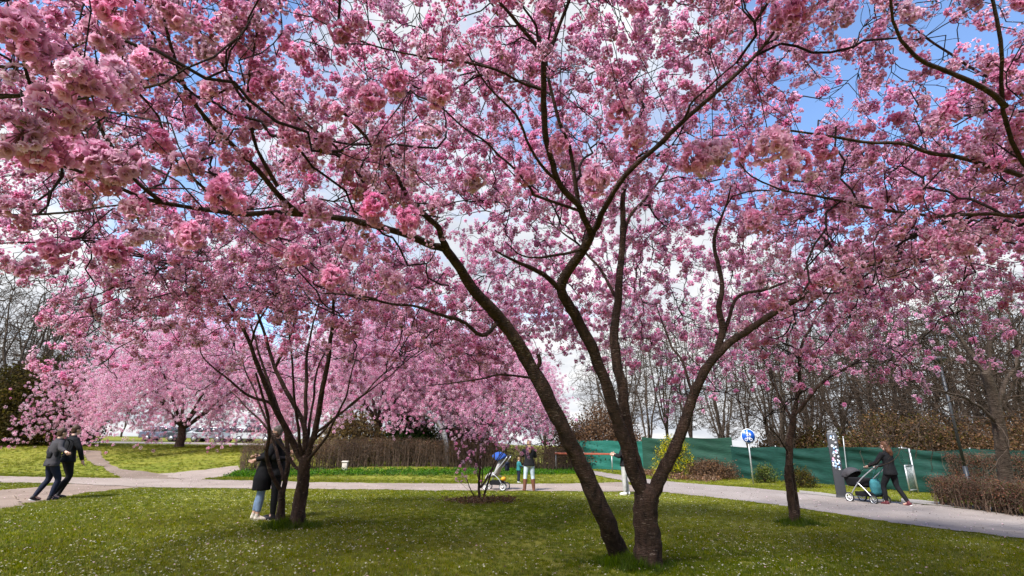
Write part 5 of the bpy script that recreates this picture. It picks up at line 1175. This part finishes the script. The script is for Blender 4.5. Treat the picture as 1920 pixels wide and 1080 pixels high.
    for wr, d, sd, nn, s_ in hands:
        pc = wr+d*.075*k
        for q, ln in zip((-.027, -.009, .009, .027), (.060, .072, .076, .066)):
            a = pc+sd*q*k; mb.tube([a, a+d*ln*.5*k+nn*.006*k, a+d*ln*.85*k+nn*.022*k, a+d*ln*k+nn*.034*k], [.0095*k, .009*k, .008*k, .006*k], 7)
        a = wr+d*.04*k-sd*.030*k; mb.tube([a, a+d*.03*k-sd*.022*k, a+d*.055*k-sd*.026*k+nn*.015*k], [.012*k, .010*k, .007*k], 7)
    body = mb.build('body', M_SKIN, root, True)
    for s_ in (-1, 1): MB().sphere(hd+hf*.079*k+hx*s_*.032*k+[0, 0, .008*k], .012*k, 8, 6).build('eye', EYE, body, True)
    MB().sphere(hd+hf*.088*k-[0, 0, .060*k], np.array([.022, .008, .006])*k, 8, 6).build('mouth', simple('lips', (0.36, 0.13, 0.11), 0.5), body, True)
    # clothing
    m = MB(); torso(m, .014*k, hem, coat_w); arm(m, .016*k, 0.97); rings(m, [((*(g['neck'][:2]), g['neck'][2]-.05*k), .085*k, .08*k, 0), ((*(g['neck'][:2]), g['neck'][2]+.035*k), .075*k, .07*k, 0)])
    jk = MB().add(*solid(m, vox, 4)).build('jacket', top, root, True)
    m = MB(); rings(m, [((*(g['hip'][:2]), g['hip'][2]-.10*k), .172*k, .122*k, 0), ((*(g['hip'][:2]), g['hip'][2]+.08*k), .160*k, .118*k, 0)]); leg(m, .009*k, trouser_w, cuff-0.085 if cuff > 0.09 else 0.0)
    MB().add(*solid(m, vox, 4)).build('trousers', bottom, root, True)
    for an, f_, tl, kn in ((g['al'], g['fl'], g['tl'], g['kl']), (g['ar'], g['fr'], g['tr'], g['kr'])):
        fv = np.array([-math.sin(f_)*math.cos(tl), math.cos(f_)*math.cos(tl), math.sin(tl)]); uv = np.array([0, 0, 1.0])*math.cos(tl)-np.array([-math.sin(f_), math.cos(f_), 0])*math.sin(tl)
        m = MB(); b0 = an-uv*.050*k; chain(m, [b0-fv*.055*k+uv*.01*k, b0+fv*.02*k+uv*.006*k, b0+fv*.10*k-uv*.002*k, b0+fv*.165*k-uv*.008*k], [.040*k, .044*k, .043*k, .028*k]); chain(m, [an-uv*.02*k, an+uv*.045*k if boots is None else an+(kn-an)*0.78], [.044*k if boots is None else .054*k, .045*k if boots is None else .080*k])
        sh = MB().add(*solid(m, .011, 3)).build('shoe' if boots is None else 'boot', shoes, root, True)
        m = MB(); sv = np.cross(fv, uv); m.ring_loft([[b0+fv*(.055+.115*math.cos(a))*k+sv*.043*math.sin(a)*k-uv*z*k for a in np.arange(14)*2*math.pi/14] for z in (.030, .052)]); m.build('sole', K_SOLE if shoes is not K_BOOT else K_BSHOE, sh)
    m = MB(); m.sphere(hd-hf*.016*k+[0, 0, .036*k], np.array([.086, .098, .098])*k, 18, 12)
    if hair_len > 0: chain(m, [hd-hf*.055*k+[0, 0, .02*k], hd-hf*.085*k-[0, 0, .08*k], g['neck']-hf*.105*k-[0, 0, .04*k], g['neck']-hf*.125*k-[0, 0, hair_len*k]], [.075*k, .082*k, .080*k, .035*k])
    else: m.sphere(hd-hf*.035*k-[0, 0, .015*k], np.array([.078, .070, .085])*k, 16, 10)
    hv, f4, f3 = solid(m, .013, 3); 
    MB().add(hv, f4, f3).build('hair', hair, root, True)
    return root, k

def head_of(a, b): d = np.array(b)-np.array(a); return math.atan2(d[1], d[0])
# --- strolling couple at the left, leaning on each other, facing right
pA, pB = gp(78, 939), gp(108, 935)
hdL = R(58)
r, k = person('person in dark grey jacket wearing a backpack, left one of the strolling couple', pA, hdL, 1.70, dict(hip=(.01, .0, .92), chest=(.02, .01, 1.24), neck=(.03, .01, 1.43), head=(.04, .04, 1.59), kl=(-.09, .05, .50), al=(-.12, -.13, .10), kr=(.10, .18, .49), ar=(.10, .12, .085), tl=-0.35, el=(-.27, -.03, 1.14), wl=(-.25, .07, .90), er=(.32, .0, 1.22), wr=(.47, .06, 1.15)), K_GREY, K_NAVY, K_BSHOE, HR_BROWN, 0.0, hem=.80)
bp = thing('backpack', 'black backpack on the back of the person in dark grey at the left', 'backpack', tuple(np.array(pA)+[0, 0, 1.0]), rotz=hdL-math.pi/2)
m = MB(); rings(m, [((.04, .00, z), rx, ry, 0) for z, rx, ry in ((-.08, .10, .05), (-.05, .145, .085), (.12, .15, .09), (.27, .135, .08), (.33, .08, .05))])
bk = MB().add(*solid(m, .014, 4)); bk.build('bag_body', K_BLACK, bp, True)
m = MB(); rings(m, [((.04, -.10, z), rx, ry, 0) for z, rx, ry in ((-.03, .08, .03), (.0, .105, .05), (.10, .105, .05), (.13, .07, .03))]); MB().add(*solid(m, .012, 3)).build('pocket', K_BLACK, bp, True)
for s_ in (-1, 1): MB().tube(catmull([[.04+s_*.09, .02, .28], [.05+s_*.10, .12, .42], [.06+s_*.12, .26, .36], [.04+s_*.13, .22, .1], [.04+s_*.10, .06, -.02]], .04), .013, 6).build('strap', K_BLACK, bp, True)
MB().tube(catmull([[.14, -.02, -.06], [.17, -.10, -.16], [.10, -.16, -.20], [.02, -.10, -.14]], .03), .006, 5).build('dangling_strap', K_BLACK, bp, True)
person('person in black jacket walking arm in arm, right one of the couple at the left', pB, hdL, 1.78, dict(hip=(0, .0, .93), chest=(-.01, .0, 1.25), neck=(-.02, .0, 1.44), head=(-.03, .03, 1.60), kl=(-.09, .14, .50), al=(-.10, .02, .085), kr=(.10, .08, .50), ar=(.10, -.16, .10), tr=-.25, el=(-.28, .08, 1.16), wl=(-.36, .20, 1.02), er=(.27, .10, 1.14), wr=(.28, .20, .88)), K_BLACK, K_BLACK, K_BSHOE, HR_BROWN, 0.0, hem=.83)
# --- embracing couple behind the slim tree
pA, pB = gp(474, 975), gp(513, 974)
hA = head_of(pA, pB)
person('person in long black coat, blue jeans and cream shoes, embracing someone beside the slim tree', pA+np.array([0.03, 0, 0]), hA, 1.66, dict(hip=(0, .04, .92), chest=(0, .09, 1.24), neck=(0, .13, 1.42), head=(-.03, .18, 1.57), al=(-.10, -.04, .085), ar=(.11, .05, .085), kl=(-.10, .03, .5), kr=(.10, .06, .5), el=(-.26, .22, 1.22), wl=(-.14, .44, 1.28), er=(.26, .22, 1.18), wr=(.14, .44, 1.16)), K_BLACK, K_JEAN, K_CREAM, HR_BROWN, 0.10, hem=.56, coat_w=1.12, trouser_w=1.12, cuff=.16)
person('person all in black, half hidden by the slim tree, embracing the one in jeans', pB+np.array([-0.02, 0, 0]), hA+math.pi, 1.76, dict(hip=(0, .03, .93), chest=(0, .08, 1.25), neck=(0, .11, 1.44), head=(.03, .15, 1.60), al=(-.10, .0, .085), ar=(.11, .03, .085), el=(-.27, .20, 1.16), wl=(-.16, .42, 1.08), er=(.27, .20, 1.18), wr=(.16, .42, 1.14)), K_BLACK, K_BLACK, K_BSHOE, HR_GREY, 0.0, hem=.78, coat_w=1.05)
# --- woman in brown boots seen from behind, and a child
pW = gp(992, 921)
person('person with long fair hair, black top, pale jeans and brown boots seen from behind', pW, R(95), 1.62, dict(al=(-.16, 0, .085), ar=(.17, .02, .085), kl=(-.13, .02, .5), kr=(.13, .02, .5), fl=.25, fr=-.25, el=(-.24, .10, 1.18), wl=(-.14, .30, 1.20), er=(.24, .08, 1.16), wr=(.14, .30, 1.18), head=(0, .05, 1.585)), K_BLACK, K_PALEJ, K_BOOT, HR_BLOND, 0.16, hem=.84, boots=True)
pC = gp(972, 906)
person('small child in teal top and dark trousers next to the person in brown boots', pC, R(20), 0.98, dict(head=(0, .03, 1.62), el=(-.24, .12, 1.16), wl=(-.16, .32, 1.14), er=(.24, .10, 1.16), wr=(.18, .30, 1.10)), K_TEAL, K_NAVY, K_WSHOE, HR_BLOND, 0.0, hem=.84, vox=.011)
# --- person half hidden behind the forked trunk
pH = gp(1174, 928)
person('person in pale grey trousers, white shoes and black top, mostly hidden behind the forked trunk', pH, R(160), 1.70, dict(al=(-.09, .02, .085), ar=(.10, -.06, .085), el=(-.24, .12, 1.16), wl=(-.15, .30, 1.20), er=(.24, .12, 1.16), wr=(.12, .30, 1.22)), K_BLACK, K_STONE, K_WSHOE, HR_BROWN, 0.0, hem=.86, trouser_w=1.08)
# --- woman pushing a pram along the asphalt
pR = gp(1683, 948); hR = head_of(gp(1700, 962), gp(1440, 931))
person('person in black jacket and black leggings with auburn ponytail pushing a pram', pR, hR, 1.70, dict(hip=(0, .02, .92), chest=(0, .02, 1.24), neck=(0, .02, 1.43), head=(0, .05, 1.59), kl=(-.09, .22, .50), al=(-.09, .22, .085), kr=(.10, -.02, .50), ar=(.10, -.24, .10), tr=-.35, el=(-.26, .20, 1.12), wl=(-.22, .46, 1.02), er=(.26, .20, 1.12), wr=(.22, .46, 1.02), twist=0.05), K_BLACK, K_BLACK, K_RSHOE, HR_RED, 0.12, hem=.80)

# ------------------------------------------------------------------ prams
M_CHROME = simple('silver_tube', (0.55, 0.56, 0.57), 0.35, 0.7); K_TURQ = cloth('turquoise_bag', (0.03, 0.13, 0.15)); K_BLUE = cloth('blue_canopy', (0.02, 0.06, 0.24)); K_BEIGE = cloth('grey_seat', (0.30, 0.28, 0.28))
def wheel(c, r, root, rimm):
    seg = 24; A = np.arange(seg)*2*math.pi/seg; c = np.array(c)
    w_ = MB().ring_loft([[[c[0]+e, c[1]+q*math.cos(a), c[2]+q*math.sin(a)] for a in A] for q, e in ((r*.80, -.018), (r*.98, -.02), (r, 0), (r*.98, .02), (r*.80, .018))], closed=True).build('wheel', M_TYRE, root, True)
    m = MB(); m.ring_loft([[[c[0]+e, c[1]+q*math.cos(a), c[2]+q*math.sin(a)] for a in A] for q, e in ((r*.68, -.012), (r*.82, -.014), (r*.82, .014), (r*.68, .012))], closed=True)
    m.build('rim', rimm, w_, True)
    m = MB(); m.tube([c-[.03, 0, 0], c+[.03, 0, 0]], r*.16, 10)
    for q in range(6):
        a = q*math.pi/3; m.tube([c, c+np.array([0, math.cos(a), math.sin(a)])*r*.72], .006, 5)
    m.build('spoke', rimm, w_)
def hood(c, r, wd, a0, a1, tilt=0.0, n=9, seg=14):
    m = MB(); L_ = []
    for i in range(n):
        a = a0+(a1-a0)*i/(n-1); row = []
        for q in range(seg):
            t_ = math.pi*q/(seg-1); x = wd*math.cos(t_); rr_ = r*math.sin(t_)**0.6; row.append([c[0]+x, c[1]+rr_*math.cos(a), c[2]+rr_*math.sin(a)])
        L_.append(row)
    V = np.array(L_).reshape(-1, 3); F = [[i*seg+q, (i+1)*seg+q, (i+1)*seg+q+1, i*seg+q+1] for i in range(n-1) for q in range(seg-1)]
    return V, F
def frame_tube(root, name, pts, r, mat=None): MB().tube(catmull(pts, .05), r, 8).build(name, mat or M_CHROME, root, True)
pp = gp(1640, 944); pr = thing('pram', 'black pram with turquoise bag pushed by the person in black', 'pram', pp, rotz=hR-math.pi/2)
for x in (-.27, .27):
    wheel([x, .52, .135], .135, pr, M_WHITE); wheel([x, -.18, .115], .115, pr, M_CHROME)
    frame_tube(pr, 'frame_tube', [[x*.9, .52, .14], [x*.95, .30, .42], [x*.95, .05, .68], [x*.9, -.30, .95], [x*.85, -.40, 1.02]], .016)
    frame_tube(pr, 'frame_tube', [[x*.9, -.18, .12], [x*.95, .0, .34], [x*.95, .22, .55]], .014)
frame_tube(pr, 'handle', [[-.24, -.38, 1.0], [-.22, -.44, 1.03], [0, -.46, 1.04], [.22, -.44, 1.03], [.24, -.38, 1.0]], .019, M_DARKM)
frame_tube(pr, 'axle', [[-.27, .52, .135], [.27, .52, .135]], .012); frame_tube(pr, 'axle', [[-.27, -.18, .115], [.27, -.18, .115]], .012)
m = MB(); 
for t_ in (0,): m.ring_loft([[[w_*math.cos(a), .36+l*math.sin(a), z] for a in np.arange(20)*2*math.pi/20] for z, w_, l in ((.42, .13, .28), (.46, .19, .36), (.62, .22, .40), (.68, .225, .41))])
MB().add(*solid(m, .016, 3)).build('carrycot', K_BLACK, pr, True)
V, F = hood([0, .52, .68], .27, .225, R(-5), R(140)); ho = obj_np('hood', V, F, mat=K_GREY, parent=pr, smooth=True); sm = ho.modifiers.new('thick', 'SOLIDIFY'); sm.thickness = .008
frame_tube(pr, 'hood_rib', [[.228*math.cos(q), .52+.275*math.sin(q)**.6*math.cos(R(140)), .68+.275*math.sin(q)**.6*math.sin(R(140))] for q in np.linspace(.05, 3.09, 12)], .008, M_DARKM)
m = MB(); rings(m, [((0, -.12, z), rx, ry, .1) for z, rx, ry in ((.22, .14, .05), (.28, .19, .10), (.45, .21, .12), (.58, .20, .10), (.66, .15, .05))]); bgv = MB().add(*solid(m, .016, 3)).build('shopping_bag', K_TURQ, pr, True)
for s_ in (-1, 1): MB().tube(catmull([[s_*.10, -.12, .62], [s_*.12, -.22, .82], [s_*.12, -.34, .95]], .04), .009, 6).build('bag_strap', K_TURQ, bgv, True)
m = MB(); m.box([0, .12, .24], (.40, .55, .12)); MB().add(*solid(m, .016, 4)).build('basket', K_BLACK, pr, True)
ps = gp(932, 919); st = thing('pushchair', 'upright pushchair with blue canopy beside the small young cherry tree', 'pushchair', ps, rotz=R(165)-math.pi/2)
for x in (-.24, .24):
    wheel([x, .34, .10], .10, st, M_WHITE); wheel([x, -.26, .125], .125, st, M_WHITE)
    frame_tube(st, 'frame_tube', [[x, .34, .12], [x, .20, .38], [x, .0, .60], [x, -.26, .90], [x, -.40, 1.08]], .015)
    frame_tube(st, 'frame_tube', [[x, -.26, .13], [x, -.12, .36], [x, .08, .52]], .014)
frame_tube(st, 'handle', [[-.24, -.40, 1.08], [-.2, -.45, 1.11], [.2, -.45, 1.11], [.24, -.40, 1.08]], .018, M_DARKM)
frame_tube(st, 'axle', [[-.24, .34, .10], [.24, .34, .10]], .012); frame_tube(st, 'axle', [[-.24, -.26, .125], [.24, -.26, .125]], .012)
m = MB(); chain(m, [[0, .40, .34], [0, .26, .48], [0, .06, .50], [0, -.06, .74], [0, -.14, 1.02]], [.05, .07, .09, .09, .07]); V, F4, F3 = solid(m, .016, 3); V[:, 0] *= 2.2; MB().add(V, F4, F3).build('seat', K_BEIGE, st, True)
V, F = hood([0, -.06, .92], .30, .23, R(35), R(150)); ho = obj_np('canopy', V, F, mat=K_BLUE, parent=st, smooth=True); sm = ho.modifiers.new('thick', 'SOLIDIFY'); sm.thickness = .008
m = MB(); m.box([0, .0, .24], (.36, .42, .14)); MB().add(*solid(m, .016, 4)).build('basket', K_BLACK, st, True)
m = MB(); rings(m, [((.0, -.34, z), rx, .07, 0) for z, rx in ((.62, .10), (.66, .14), (.85, .14), (.90, .10))]); MB().add(*solid(m, .014, 3)).build('hanging_bag', K_NAVY, st, True)
M_OR2 = cloth('orange_cloth', (0.60, 0.28, 0.03)); m = MB(); m.sphere([0, -.22, .36], [.16, .08, .07], 14, 10); m.build('orange_bundle', M_OR2, st, True)
